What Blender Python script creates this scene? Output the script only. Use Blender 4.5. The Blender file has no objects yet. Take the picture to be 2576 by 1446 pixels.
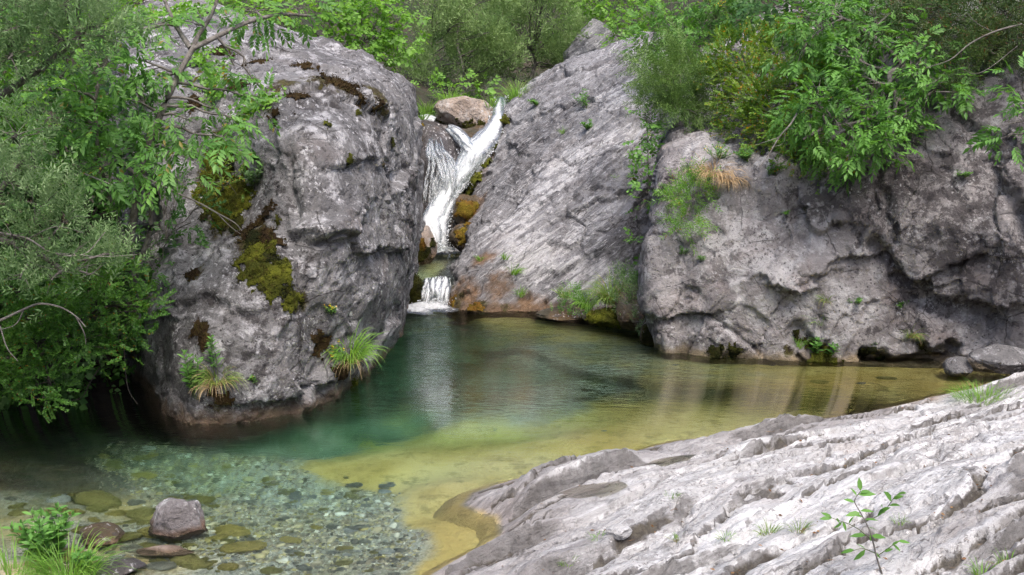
import bpy, bmesh, math
import numpy as np
from math import radians, sin, cos, pi

SC = bpy.context.scene
COL = SC.collection
R = np.random.default_rng(11)

# ------------------------------------------------------------------ camera, world, sun, exposure
PITCH = radians(9.7)
CAMH = 3.0
FPX = 2762.0                       # focal length in units of a 2576 px wide picture
cam = bpy.data.cameras.new("camera")
cam.lens = 36.0 / (2 * math.tan(math.atan(1288 / FPX)))
cam.clip_start = 0.1
cam.clip_end = 1000
cam_o = bpy.data.objects.new("camera", cam)
cam_o.location = (0, 0, CAMH)
cam_o.rotation_euler = (radians(90) - PITCH, 0, 0)
COL.objects.link(cam_o)
SC.camera = cam_o

SUN_EL, SUN_AZ = radians(60), radians(162)      # azimuth clockwise from +Y (behind the camera, a little to its right)
world = bpy.data.worlds.new("World")
SC.world = world
world.use_nodes = True
wn = world.node_tree
wn.nodes.clear()
sky = wn.nodes.new("ShaderNodeTexSky")
sky.sky_type = 'NISHITA'
sky.sun_disc = False
sky.sun_elevation = SUN_EL
sky.sun_rotation = SUN_AZ
sky.air_density = 0.8
sky.dust_density = 4.0
sky.ozone_density = 1.0
bg = wn.nodes.new("ShaderNodeBackground")
bg.inputs["Strength"].default_value = 0.15
wo = wn.nodes.new("ShaderNodeOutputWorld")
wn.links.new(sky.outputs[0], bg.inputs[0])
wn.links.new(bg.outputs[0], wo.inputs[0])

sun = bpy.data.lights.new("sun", 'SUN')
sun.energy = 1.4
sun.angle = radians(32)
sun.color = (1.0, 0.95, 0.88)
sun_o = bpy.data.objects.new("sun", sun)
sdir = np.array([sin(SUN_AZ) * cos(SUN_EL), cos(SUN_AZ) * cos(SUN_EL), sin(SUN_EL)])
from mathutils import Vector, Matrix
sun_o.rotation_euler = Vector(-sdir).to_track_quat('-Z', 'Y').to_euler()
sun_o.location = Vector(sdir * 40)
COL.objects.link(sun_o)

SC.view_settings.view_transform = 'Standard'
SC.view_settings.look = 'None'
SC.view_settings.exposure = 1.30
SC.view_settings.gamma = 1.0
SC.view_settings.use_curve_mapping = False
SC.render.engine = 'CYCLES'
cy = SC.cycles
cy.use_denoising = True
cy.denoiser = 'OPENIMAGEDENOISE'
cy.denoising_input_passes = 'RGB_ALBEDO_NORMAL'
cy.denoising_prefilter = 'NONE'
cy.sample_clamp_indirect = 4.0
cy.max_bounces = 10
cy.diffuse_bounces = 3
cy.glossy_bounces = 3
cy.transmission_bounces = 4
cy.transparent_max_bounces = 24
cy.volume_bounces = 0
cy.caustics_reflective = False
cy.caustics_refractive = True


# ------------------------------------------------------------------ geometry helpers
cp, sp = cos(PITCH), sin(PITCH)


def unp(u, v, d):
    """world point at distance d ahead on the line of sight through picture point (u, v)"""
    dx, dz = (u - 1288) / FPX, (723 - v) / FPX
    y = cp + dz * sp
    z = -sp + dz * cp
    t = d / y
    return np.array([dx * t, d, CAMH + z * t])


def unz(u, v, z=0.0):
    dx, dz = (u - 1288) / FPX, (723 - v) / FPX
    t = (z - CAMH) / (-sp + dz * cp)
    return np.array([dx * t, (cp + dz * sp) * t, z])


def uzd(u, z, d):
    dep = d * cp + (CAMH - z) * sp
    return np.array([(u - 1288) / FPX * dep, d, z])


def proj(P):
    P = np.asarray(P, float)
    x, y, z = P[..., 0], P[..., 1], P[..., 2] - CAMH
    dep = y * cp - z * sp
    up = y * sp + z * cp
    return 1288 + FPX * x / dep, 723 - FPX * up / dep, dep


def nrm(A):
    return A / np.maximum(np.linalg.norm(A, axis=-1, keepdims=True), 1e-9)


def mk(name, V, polys, mat=None, parent=None, origin=None, smooth=True, attrs=None, uv=None):
    """one mesh object from world vertices; polys is a list of (n,k) index arrays"""
    V = np.asarray(V, np.float32)
    if parent is not None:
        org = np.array(parent["_o"], np.float32)
    else:
        org = np.asarray(origin if origin is not None else (0, 0, 0), np.float32)
    me = bpy.data.meshes.new(name)
    polys = [np.asarray(p, np.int32) for p in polys if len(p)]
    idx = np.concatenate([p.ravel() for p in polys])
    tot = np.concatenate([np.full(len(p), p.shape[1], np.int32) for p in polys])
    start = np.concatenate([[0], np.cumsum(tot)[:-1]]).astype(np.int32)
    me.vertices.add(len(V))
    me.vertices.foreach_set("co", (V - org).astype(np.float32).ravel())
    me.loops.add(len(idx))
    me.loops.foreach_set("vertex_index", idx)
    me.polygons.add(len(tot))
    me.polygons.foreach_set("loop_start", start)
    if smooth:
        me.polygons.foreach_set("use_smooth", np.ones(len(tot), bool))
    if attrs:
        for k, a in attrs.items():
            at = me.attributes.new(k, 'FLOAT', 'POINT')
            at.data.foreach_set("value", np.asarray(a, np.float32))
    if uv is not None:
        l = me.uv_layers.new(name="uv")
        l.data.foreach_set("uv", np.asarray(uv, np.float32)[idx].ravel())
    me.update(calc_edges=True)
    if mat is not None:
        me.materials.append(mat)
    o = bpy.data.objects.new(name, me)
    COL.objects.link(o)
    if parent is not None:
        o.parent = parent
    else:
        o.location = org
        o["_o"] = [float(c) for c in org]
    return o


def tag(o, label=None, cat=None, group=None, kind=None):
    if label: o["label"] = label
    if cat: o["category"] = cat
    if group: o["group"] = group
    if kind: o["kind"] = kind
    return o


def thing(name, label, cat, loc, group=None):
    o = bpy.data.objects.new(name, None)
    o.empty_display_size = 0.1
    o.location = [float(c) for c in loc]
    o["_o"] = [float(c) for c in loc]
    COL.objects.link(o)
    return tag(o, label, cat, group)


# ---- noise (vectorised gradient noise, cellular noise)
_pr = np.random.default_rng(3)
PERM = _pr.permutation(256)
PERM = np.concatenate([PERM, PERM, PERM]).astype(np.int32)
GRAD = nrm(_pr.normal(size=(256, 3))).astype(np.float32)
RND = _pr.random((256, 4)).astype(np.float32)


def perlin(P):
    P = np.asarray(P, np.float32)
    Pi = np.floor(P).astype(np.int32)
    f = P - Pi
    Pi &= 255
    w = f * f * f * (f * (f * 6 - 15) + 10)
    out = np.zeros(len(P), np.float32)
    for dx in (0, 1):
        a = PERM[Pi[:, 0] + dx]
        wx = w[:, 0] if dx else 1 - w[:, 0]
        for dy in (0, 1):
            b = PERM[a + ((Pi[:, 1] + dy) & 255)]
            wy = w[:, 1] if dy else 1 - w[:, 1]
            for dz in (0, 1):
                g = GRAD[PERM[b + ((Pi[:, 2] + dz) & 255)]]
                wz = w[:, 2] if dz else 1 - w[:, 2]
                out += wx * wy * wz * (g[:, 0] * (f[:, 0] - dx) + g[:, 1] * (f[:, 1] - dy) + g[:, 2] * (f[:, 2] - dz))
    return out * 1.6


_RM = np.array([[0.00, 0.80, 0.60], [-0.80, 0.36, -0.48], [-0.60, -0.48, 0.64]], np.float32)
_R0 = nrm(np.array([[0.8, 0.36, -0.48], [-0.36, 0.93, 0.09], [0.48, 0.1, 0.87]], np.float32))


def fbm(P, scale, octv=4, gain=0.5, seed=0.0):
    Q = (np.asarray(P, np.float32) @ _R0) * scale + seed * 17.31
    a, s, o = 1.0, 0.0, 0
    for i in range(octv):
        o = o + a * perlin(Q)
        s += a
        a *= gain
        Q = (Q @ _RM) * 2.03 + 5.7
    return o / s


def ridged(P, scale, octv=4, gain=0.5, seed=0.0):
    Q = (np.asarray(P, np.float32) @ _R0) * scale + seed * 13.7
    a, s, o = 1.0, 0.0, 0
    for i in range(octv):
        o = o + a * (1 - np.abs(perlin(Q)) * 2)
        s += a
        a *= gain
        Q = (Q @ _RM) * 2.07 + 3.1
    return o / s


def worley(P):
    P = np.asarray(P, np.float32)
    Pi = np.floor(P).astype(np.int32)
    F1 = np.full(len(P), 9.0, np.float32)
    F2 = F1.copy()
    cid = np.zeros(len(P), np.int32)
    for dx in (-1, 0, 1):
        for dy in (-1, 0, 1):
            for dz in (-1, 0, 1):
                c = Pi + (dx, dy, dz)
                h = PERM[PERM[PERM[c[:, 0] & 255] + (c[:, 1] & 255)] + (c[:, 2] & 255)]
                q = c + RND[h, :3] - P
                d = np.einsum('ij,ij->i', q, q)
                nearer = d < F1
                F2 = np.where(nearer, F1, np.minimum(F2, d))
                cid = np.where(nearer, h, cid)
                F1 = np.where(nearer, d, F1)
    return np.sqrt(F1), np.sqrt(F2), cid


def facet(P, off, tilt, edge=0.05):
    """broken faces: every cell of the rock gets its own offset and its own slope"""
    P = np.asarray(P, np.float32)
    Pi = np.floor(P).astype(np.int32)
    F1 = np.full(len(P), 9.0, np.float32)
    F2 = F1.copy()
    cid = np.zeros(len(P), np.int32)
    Q = np.zeros_like(P)
    for dx in (-1, 0, 1):
        for dy in (-1, 0, 1):
            for dz in (-1, 0, 1):
                c = Pi + (dx, dy, dz)
                h = PERM[PERM[PERM[c[:, 0] & 255] + (c[:, 1] & 255)] + (c[:, 2] & 255)]
                q = P - (c + RND[h, :3])
                d = np.einsum('ij,ij->i', q, q)
                nearer = d < F1
                F2 = np.where(nearer, F1, np.minimum(F2, d))
                cid = np.where(nearer, h, cid)
                Q = np.where(nearer[:, None], q, Q)
                F1 = np.where(nearer, d, F1)
    e = np.sqrt(F2) - np.sqrt(F1)
    g = RND[(cid * 7 + 13) & 255, :3] - 0.5
    return (off * (RND[cid, 3] - 0.5) + tilt * np.einsum('ij,ij->i', Q, g)) * sst(0.0, edge, e), e, cid


def sst(a, b, x):
    t = np.clip((x - a) / (b - a), 0, 1)
    return t * t * (3 - 2 * t)


# ---- curved sheets through control nets
def cr(A, ns, closed=False):
    n = len(A)
    out = []
    segs = n if closed else n - 1
    for i in range(segs):
        if closed:
            p0, p1, p2, p3 = A[(i - 1) % n], A[i], A[(i + 1) % n], A[(i + 2) % n]
        else:
            p1, p2 = A[i], A[i + 1]
            p0 = A[i - 1] if i else 2 * p1 - p2
            p3 = A[i + 2] if i + 2 < n else 2 * p2 - p1
        t = (np.arange(ns[i]) / ns[i]).reshape((-1,) + (1,) * (A.ndim - 1))
        out.append(0.5 * (2 * p1 + (p2 - p0) * t + (2 * p0 - 5 * p1 + 4 * p2 - p3) * t ** 2 + (3 * p1 - p0 - 3 * p2 + p3) * t ** 3))
    if not closed:
        out.append(A[-1:])
    return np.concatenate(out)


def netgrid(ctrl, res, closed=False, rmul=None, cmul=None):
    ctrl = np.asarray(ctrl, float)
    nr, nc = ctrl.shape[:2]
    rl = np.linalg.norm(np.diff(ctrl, axis=0), axis=2)
    rl = np.percentile(rl, 70, axis=1)
    rn = [max(2, int(np.ceil(l / (res * (rmul[i] if rmul else 1))))) for i, l in enumerate(rl)]
    c2 = np.concatenate([ctrl, ctrl[:, :1]], 1) if closed else ctrl
    cl = np.percentile(np.linalg.norm(np.diff(c2, axis=1), axis=2), 70, axis=0)
    cn = [max(2, int(np.ceil(l / (res * (cmul[i] if cmul else 1))))) for i, l in enumerate(cl)]
    g = cr(ctrl, rn)
    g = cr(np.swapaxes(g, 0, 1), cn, closed)
    return np.swapaxes(g, 0, 1)          # rows, columns, xyz


def gridnormals(G, closed=False):
    if closed:
        du = np.roll(G, -1, 1) - np.roll(G, 1, 1)
    else:
        du = np.gradient(G, axis=1)
    dv = np.gradient(G, axis=0)
    return nrm(np.cross(du, dv))


def gridfaces(nr, nc, closed=False):
    i = np.arange(nr - 1)[:, None]
    j = np.arange(nc if closed else nc - 1)[None, :]
    a = i * nc + j
    b = i * nc + (j + 1) % nc
    return np.stack([a, b, b + nc, a + nc], -1).reshape(-1, 4)


ROCKS = {}


def snap(rock, u, v, rad=14):
    P, N = ROCKS[rock]["P"], ROCKS[rock]["N"]
    pu, pv, dep = ROCKS[rock]["pr"]
    dd = (pu - u) ** 2 + (pv - v) ** 2
    m = (dd < rad * rad)
    if not m.any():
        k = int(np.argmin(dd))
    else:
        ids = np.nonzero(m)[0]
        near = dep[ids] < dep[ids].min() + 0.25
        ids = ids[near]
        k = ids[int(np.argmin(dd[ids]))]
    return P[k].copy(), N[k].copy()


def polydist(P, line):
    """distance of points to a 3-D polyline, with the signed height difference"""
    best = np.full(len(P), 1e9, np.float32)
    dz = np.zeros(len(P), np.float32)
    for a, b in zip(line[:-1], line[1:]):
        ab = b - a
        t = np.clip(((P - a) @ ab) / max(ab @ ab, 1e-9), 0, 1)
        q = a + t[:, None] * ab
        d = np.linalg.norm(P - q, axis=1)
        m = d < best
        best = np.where(m, d, best)
        dz = np.where(m, P[:, 2] - q[:, 2], dz)
    return best, dz


# ------------------------------------------------------------------ materials
class NB:
    def __init__(self, name):
        self.m = bpy.data.materials.new(name)
        self.m.use_nodes = True
        self.t = self.m.node_tree
        self.t.nodes.clear()
        self.out = self.t.nodes.new("ShaderNodeOutputMaterial")

    def n(self, typ, ins=None, **props):
        nd = self.t.nodes.new("ShaderNode" + typ)
        for k, v in props.items():
            setattr(nd, k, v)
        for k, v in (ins or {}).items():
            s = nd.inputs[k]
            if isinstance(v, bpy.types.NodeSocket):
                self.t.links.new(v, s)
            else:
                if hasattr(s.default_value, "__len__") and len(s.default_value) == 4 and len(v) == 3:
                    v = (*v, 1)
                s.default_value = v
        return nd

    def math(self, op, a, b=0.0, clamp=False):
        return self.n("Math", {0: a, 1: b}, operation=op, use_clamp=clamp).outputs[0]

    def mix(self, f, a, b):
        nd = self.t.nodes.new("ShaderNodeMix")
        nd.data_type = 'RGBA'
        for s, v in ((nd.inputs[0], f), (nd.inputs[6], a), (nd.inputs[7], b)):
            if isinstance(v, bpy.types.NodeSocket):
                self.t.links.new(v, s)
            else:
                s.default_value = (*v, 1) if hasattr(v, "__len__") and len(v) == 3 else v
        return nd.outputs[2]

    def noise(self, vec, scale, detail=6, rough=0.55, dist=0.0):
        return self.n("TexNoise", {"Vector": vec, "Scale": scale, "Detail": detail, "Roughness": rough, "Distortion": dist}).outputs[0]

    def ss(self, x, a, b):
        return self.n("MapRange", {0: x, 1: a, 2: b, 3: 0.0, 4: 1.0}, interpolation_type='SMOOTHSTEP').outputs[0]

    def coords(self):
        return self.n("TexCoord").outputs["Object"]

    def attr(self, name):
        return self.n("Attribute", attribute_name=name).outputs["Fac"]

    def bump(self, h, dist, strength=1.0, normal=None):
        ins = {"Height": h, "Distance": dist, "Strength": strength}
        if normal is not None:
            ins["Normal"] = normal
        return self.n("Bump", ins).outputs[0]

    def surf(self, s):
        self.t.links.new(s, self.out.inputs["Surface"])

    def vol(self, s):
        self.t.links.new(s, self.out.inputs["Volume"])


def rock_mat(name, c1, c2, dark=(0.07, 0.065, 0.07), darkamt=0.5, white=(0.62, 0.61, 0.62), whiteamt=0.5,
             warm=(0.33, 0.24, 0.19), warmamt=0.3, stain=(0.10, 0.065, 0.04), rot=None, stretch=(1, 1, 1),
             bump=1.0, rough=0.85, fine=1.0, silt=False, crack=0.6, drip=0.5):
    b = NB(name)
    co = b.coords()
    sco = co
    if rot is not None:
        sco = b.n("Mapping", {"Vector": co, "Rotation": rot}).outputs[0]
        sco = b.n("Mapping", {"Vector": sco, "Scale": stretch}).outputs[0]
    col = b.mix(b.ss(b.noise(sco, 1.3, 8, 0.6), 0.36, 0.64), c1, c2)
    # pale, weathered skin
    wn_ = b.noise(sco, 4.2, 12, 0.66, 0.3)
    wn_ = b.math('ADD', wn_, b.math('MULTIPLY', b.attr("pale"), 0.11))
    col = b.mix(b.math('MULTIPLY', b.ss(wn_, 0.50, 0.66), whiteamt), col, white)
    # warm iron tint
    col = b.mix(b.math('MULTIPLY', b.ss(b.noise(co, 1.9, 6, 0.6), 0.52, 0.72), warmamt), col, warm)
    # dark lichen: blotches and specks
    dn = b.noise(co, 6.5, 14, 0.74, 0.2)
    big = b.noise(co, 0.9, 4, 0.55)
    dn2 = b.math('ADD', b.math('ADD', dn, b.math('MULTIPLY', b.math('SUBTRACT', big, 0.5), 0.40)), b.math('MULTIPLY', b.attr("lichen"), 0.10))
    col = b.mix(b.math('MULTIPLY', b.ss(dn2, 0.54, 0.62), darkamt), col, dark)
    vo = b.n("TexVoronoi", {"Vector": co, "Scale": 19.0, "Randomness": 1.0}).outputs[0]
    spk = b.math('MULTIPLY', b.ss(vo, 0.26, 0.14), b.ss(b.noise(co, 2.6, 4), 0.5, 0.62))
    col = b.mix(b.math('MULTIPLY', spk, darkamt), col, tuple(c * 0.8 for c in dark))
    vo2 = b.n("TexVoronoi", {"Vector": co, "Scale": 11.0}).outputs[0]
    spw = b.math('MULTIPLY', b.ss(vo2, 0.24, 0.14), b.ss(b.noise(co, 2.1, 4), 0.54, 0.64))
    col = b.mix(b.math('MULTIPLY', spw, 0.8), col, tuple(min(0.7, c * 1.1) for c in white))
    # drip streaks down the faces
    dst = b.n("Mapping", {"Vector": co, "Scale": (3.2, 3.2, 0.30)}).outputs[0]
    ds_ = b.math('MULTIPLY', b.ss(b.noise(dst, 1.0, 6, 0.6, 0.3), 0.52, 0.68), b.ss(b.noise(co, 0.7, 4), 0.42, 0.6))
    col = b.mix(b.math('MULTIPLY', ds_, drip), col, tuple(c * 1.5 for c in dark))
    # fine crisp flecks, dark and pale, a centimetre or two across
    f1 = b.noise(co, 24.0, 6, 0.7)
    zone = b.ss(b.noise(co, 1.7, 6, 0.6), 0.38, 0.62)
    col = b.mix(b.math('MULTIPLY', b.math('MULTIPLY', b.ss(f1, 0.555, 0.60), zone), 0.8), col, dark)
    f2 = b.noise(sco, 17.0, 8, 0.72)
    zone2 = b.ss(b.noise(sco, 2.3, 6, 0.6), 0.42, 0.6)
    col = b.mix(b.math('MULTIPLY', b.math('MULTIPLY', b.ss(f2, 0.56, 0.61), zone2), 0.9), col, white)
    # hairline joints
    wv_ = b.mix(0.16, sco, b.n("TexNoise", {"Vector": co, "Scale": 2.2, "Detail": 6.0}).outputs[1])
    ve0 = b.n("TexVoronoi", {"Vector": wv_, "Scale": 2.1}, feature='DISTANCE_TO_EDGE').outputs[0]
    ck = b.math('MULTIPLY', b.ss(ve0, 0.013, 0.003), b.ss(b.noise(co, 1.4, 5), 0.50, 0.60))
    col = b.mix(b.math('MULTIPLY', ck, crack), col, (0.03, 0.025, 0.022))
    # stains and wet algae band where the water has stood
    st = b.attr("stain")
    stf = b.ss(b.math('ADD', st, b.math('MULTIPLY', b.math('SUBTRACT', b.noise(co, 5, 8, 0.65), 0.5), 0.9)), 0.35, 0.8)
    col = b.mix(b.math('MULTIPLY', stf, 0.9), col, b.mix(b.ss(b.noise(co, 3.0, 6), 0.42, 0.6), stain, tuple(c * 1.9 for c in stain)))
    mo = b.attr("moss")
    mof = b.ss(b.math('ADD', mo, b.math('MULTIPLY', b.math('SUBTRACT', b.noise(co, 8, 10, 0.7), 0.5), 1.3)), 0.5, 0.75)
    mcol = b.mix(b.ss(b.noise(co, 14, 6, 0.7), 0.35, 0.65), (0.030, 0.018, 0.010), (0.085, 0.075, 0.016))
    col = b.mix(mof, col, mcol)
    if silt:
        gz = b.ss(b.math('ADD', b.noise(sco, 0.9, 6, 0.6), b.math('MULTIPLY', b.attr("damp"), 0.45)), 0.50, 0.72)
        col = b.mix(b.math('MULTIPLY', gz, 0.78), col, b.mix(b.ss(b.noise(sco, 5, 8, 0.7), 0.4, 0.62), (0.21, 0.195, 0.195), (0.36, 0.345, 0.345)))
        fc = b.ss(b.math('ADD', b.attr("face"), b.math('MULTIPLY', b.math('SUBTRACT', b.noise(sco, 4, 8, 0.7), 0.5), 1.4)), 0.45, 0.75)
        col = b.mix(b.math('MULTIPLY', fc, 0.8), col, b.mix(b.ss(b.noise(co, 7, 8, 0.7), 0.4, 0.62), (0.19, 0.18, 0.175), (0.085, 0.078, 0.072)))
        se = b.ss(b.math('ADD', b.attr("seam"), b.math('MULTIPLY', b.math('SUBTRACT', b.noise(co, 6, 8, 0.7), 0.5), 1.2)), 0.5, 0.8)
        col = b.mix(b.math('MULTIPLY', se, 0.85), col, b.mix(b.ss(b.noise(co, 9, 6, 0.7), 0.4, 0.6), (0.045, 0.036, 0.028), (0.10, 0.085, 0.06)))
        ocol = b.mix(b.ss(b.noise(co, 1.5, 8, 0.6), 0.38, 0.64), (0.47, 0.345, 0.115), (0.58, 0.45, 0.185))
        ocol = b.mix(b.math('MULTIPLY', b.ss(b.noise(co, 5.5, 10, 0.68), 0.52, 0.66), 0.55), ocol, (0.22, 0.17, 0.045))
        col = b.mix(b.attr("silt"), col, ocol)
    h1 = b.noise(sco, 5.0, 14, 0.7, 0.25)
    h2 = b.noise(co, 26.0, 8, 0.7)
    ve = b.n("TexVoronoi", {"Vector": b.mix(0.12, sco, b.n("TexNoise", {"Vector": co, "Scale": 3.0}).outputs[1]), "Scale": 3.6}, feature='DISTANCE_TO_EDGE').outputs[0]
    nm = b.bump(h1, 0.12 * bump, 0.9)
    nm = b.bump(ck, -0.03, 1.0, nm)
    nm = b.bump(b.ss(ve, 0.0, 0.05), 0.012 * bump, 0.6, nm)
    nm = b.bump(h2, 0.022 * fine, 0.8, nm)
    rg = b.math('SUBTRACT', rough, b.math('MULTIPLY', stf, 0.35))
    p = b.n("BsdfPrincipled", {"Base Color": col, "Roughness": rg, "Specular IOR Level": 0.35, "Normal": nm})
    b.surf(p.outputs[0])
    return b.m


def leaf_mat(name, cols, trans=0.35, rough=0.5, yellow=None, yamt=0.0):
    b = NB(name)
    cols = [tuple(c * k for c, k in zip(q, (1.5, 1.45, 1.25))) for q in cols]
    rpi = b.n("NewGeometry").outputs["Random Per Island"]
    co = b.coords()
    ns = b.noise(co, 2.2, 3)
    f = b.math('ADD', b.math('MULTIPLY', rpi, 0.5), b.math('MULTIPLY', b.ss(ns, 0.38, 0.62), 0.5))
    rmp = b.n("ValToRGB", {0: f})
    el = rmp.color_ramp.elements
    el[0].color = (*cols[0], 1)
    el[1].color = (*cols[-1], 1)
    for i, c in enumerate(cols[1:-1]):
        e = el.new((i + 1) / (len(cols) - 1))
        e.color = (*c, 1)
    col = rmp.outputs[0]
    if yellow is not None:
        r2 = b.math('FRACT', b.math('MULTIPLY', rpi, 37.0))
        zone = b.ss(b.noise(co, 3.0, 4), 0.45, 0.6)
        yf = b.math('LESS_THAN', r2, b.math('MULTIPLY', b.math('ADD', b.math('MULTIPLY', zone, 0.85), 0.15), yamt))
        col = b.mix(yf, col, yellow)
    p = b.n("BsdfPrincipled", {"Base Color": col, "Roughness": rough, "Specular IOR Level": 0.35})
    hs = b.n("HueSaturation", {"Hue": 0.49, "Saturation": 1.1, "Value": 1.5, "Color": col})
    tr = b.n("BsdfTranslucent", {"Color": hs.outputs[0]})
    mx = b.n("MixShader", {0: trans, 1: p.outputs[0], 2: tr.outputs[0]})
    b.surf(mx.outputs[0])
    return b.m


def bark_mat(name, c1, c2):
    b = NB(name)
    co = b.coords()
    col = b.mix(b.ss(b.noise(co, 14, 8, 0.7), 0.38, 0.62), c1, c2)
    nm = b.bump(b.noise(co, 40, 6, 0.7), 0.02, 0.7)
    b.surf(b.n("BsdfPrincipled", {"Base Color": col, "Roughness": 0.85, "Normal": nm}).outputs[0])
    return b.m


M = {}
M['boulder'] = rock_mat("boulder_limestone", (0.135, 0.131, 0.135), (0.238, 0.231, 0.234), darkamt=0.85, dark=(0.04, 0.035, 0.036), white=(0.56, 0.55, 0.57), whiteamt=0.8, warmamt=0.3,
                        warm=(0.22, 0.175, 0.16), bump=1.1, fine=1.6)
M['lean'] = rock_mat("leaning_limestone", (0.165, 0.162, 0.172), (0.29, 0.285, 0.295), darkamt=0.5, dark=(0.06, 0.055, 0.057), white=(0.58, 0.57, 0.585), whiteamt=0.72, warmamt=0.2, warm=(0.26, 0.21, 0.19),
                     rot=(0, radians(38), 0), stretch=(0.35, 1, 3.4), bump=1.2, stain=(0.11, 0.064, 0.033), fine=1.3)
M['cliff'] = rock_mat("cliff_limestone", (0.170, 0.155, 0.155), (0.325, 0.305, 0.305), darkamt=0.8, dark=(0.055, 0.047, 0.049), whiteamt=0.8, warmamt=0.45,
                      warm=(0.28, 0.225, 0.21), white=(0.50, 0.485, 0.49), bump=1.1, stain=(0.17, 0.13, 0.08), fine=1.6)
M['shore'] = rock_mat("shore_limestone", (0.41, 0.402, 0.405), (0.66, 0.655, 0.66), darkamt=0.5, whiteamt=0.95, white=(0.82, 0.81, 0.82),
                      warmamt=0.22, rot=(0, 0, radians(-38)), stretch=(0.3, 2.6, 1.5), dark=(0.16, 0.15, 0.145), bump=0.8, stain=(0.17, 0.125, 0.095), silt=True, fine=1.2, crack=0.1, drip=0.0)
M['wetrock'] = rock_mat("wet_rock", (0.055, 0.05, 0.055), (0.11, 0.095, 0.09), darkamt=0.5, whiteamt=0.1, warmamt=0.5, warm=(0.16, 0.085, 0.04), rough=0.4)
M['brownrock'] = rock_mat("iron_stained_rock", (0.30, 0.235, 0.19), (0.43, 0.36, 0.31), darkamt=0.5, whiteamt=0.4, warmamt=0.8, warm=(0.40, 0.23, 0.10))
M['purplerock'] = rock_mat("purple_grey_rock", (0.140, 0.125, 0.126), (0.250, 0.232, 0.234), darkamt=0.7, whiteamt=0.6, warmamt=0.4, warm=(0.17, 0.12, 0.10), stain=(0.10, 0.06, 0.04))
M['mossrock'] = rock_mat("mossy_rock", (0.05, 0.045, 0.03), (0.12, 0.07, 0.03), darkamt=0.6, whiteamt=0.1, warmamt=0.7, warm=(0.18, 0.10, 0.03))


def moss_mat(name, a, c, d):
    b = NB(name)
    co = b.coords()
    col = b.mix(b.ss(b.noise(co, 4.5, 8, 0.65), 0.38, 0.62), a, c)
    col = b.mix(b.ss(b.noise(co, 17, 8, 0.7), 0.5, 0.7), col, d)
    nm = b.bump(b.noise(co, 45, 8, 0.75), 0.05, 1.0)
    b.surf(b.n("BsdfPrincipled", {"Base Color": col, "Roughness": 0.95, "Specular IOR Level": 0.1, "Normal": nm}).outputs[0])
    return b.m


M['moss'] = moss_mat("moss", (0.055, 0.062, 0.010), (0.13, 0.14, 0.016), (0.05, 0.033, 0.010))
M['moss_brown'] = moss_mat("brown_moss", (0.028, 0.018, 0.010), (0.055, 0.035, 0.014), (0.07, 0.06, 0.015))
M['moss_dark'] = moss_mat("dark_moss", (0.020, 0.024, 0.008), (0.06, 0.062, 0.012), (0.03, 0.018, 0.008))
M['moss_orange'] = moss_mat("orange_moss", (0.17, 0.085, 0.02), (0.20, 0.15, 0.02), (0.08, 0.075, 0.012))

M['bark'] = bark_mat("grey_bark", (0.075, 0.065, 0.055), (0.17, 0.155, 0.14))
M['bark_dark'] = bark_mat("dark_bark", (0.035, 0.028, 0.022), (0.075, 0.062, 0.05))
M['deadwood'] = bark_mat("dead_wood", (0.13, 0.115, 0.10), (0.25, 0.23, 0.21))
M['stem'] = bark_mat("green_stem", (0.06, 0.09, 0.03), (0.10, 0.12, 0.05))
L = {}
L['ash'] = leaf_mat("ash_leaves", [(0.040, 0.110, 0.026), (0.075, 0.175, 0.042), (0.115, 0.24, 0.062)], trans=0.42, yellow=(0.22, 0.19, 0.04), yamt=0.04)
L['ash_bright'] = leaf_mat("bright_ash_leaves", [(0.032, 0.090, 0.017), (0.062, 0.155, 0.030), (0.098, 0.22, 0.047)])
L['willow'] = leaf_mat("willow_leaves", [(0.058, 0.115, 0.046), (0.100, 0.172, 0.078), (0.175, 0.25, 0.145)], trans=0.35)
L['box'] = leaf_mat("box_leaves", [(0.026, 0.076, 0.016), (0.052, 0.130, 0.024), (0.09, 0.19, 0.040)], rough=0.4, yellow=(0.22, 0.13, 0.02), yamt=0.05)
L['box_yellow'] = leaf_mat("yellowing_box_leaves", [(0.035, 0.085, 0.014), (0.08, 0.15, 0.022), (0.14, 0.21, 0.038)], rough=0.4, yellow=(0.36, 0.20, 0.025), yamt=0.13)
L['hazel'] = leaf_mat("hazel_leaves", [(0.060, 0.140, 0.024), (0.10, 0.215, 0.036), (0.145, 0.28, 0.055)], trans=0.45)
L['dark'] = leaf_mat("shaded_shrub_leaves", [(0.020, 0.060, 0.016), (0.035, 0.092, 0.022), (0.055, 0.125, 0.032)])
L['juniper'] = leaf_mat("juniper_needles", [(0.045, 0.090, 0.025), (0.075, 0.140, 0.036), (0.115, 0.185, 0.055)], trans=0.2)
L['pine'] = leaf_mat("yew_needles", [(0.022, 0.045, 0.014), (0.038, 0.075, 0.020), (0.07, 0.10, 0.03)], trans=0.2, yellow=(0.14, 0.06, 0.02), yamt=0.12)
L['ivy'] = leaf_mat("ivy_leaves", [(0.05, 0.125, 0.022), (0.085, 0.19, 0.030), (0.13, 0.26, 0.045)], yellow=(0.30, 0.22, 0.03), yamt=0.06)
L['bgwillow'] = leaf_mat("far_willow_leaves", [(0.06, 0.115, 0.038), (0.115, 0.185, 0.070), (0.19, 0.27, 0.125)], trans=0.35)
L['far'] = leaf_mat("far_forest_leaves", [(0.04, 0.085, 0.028), (0.07, 0.13, 0.042), (0.105, 0.18, 0.065)], trans=0.35)
L['grass'] = leaf_mat("grass_blades", [(0.06, 0.14, 0.024), (0.11, 0.22, 0.04), (0.17, 0.29, 0.065)], trans=0.4)
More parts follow.
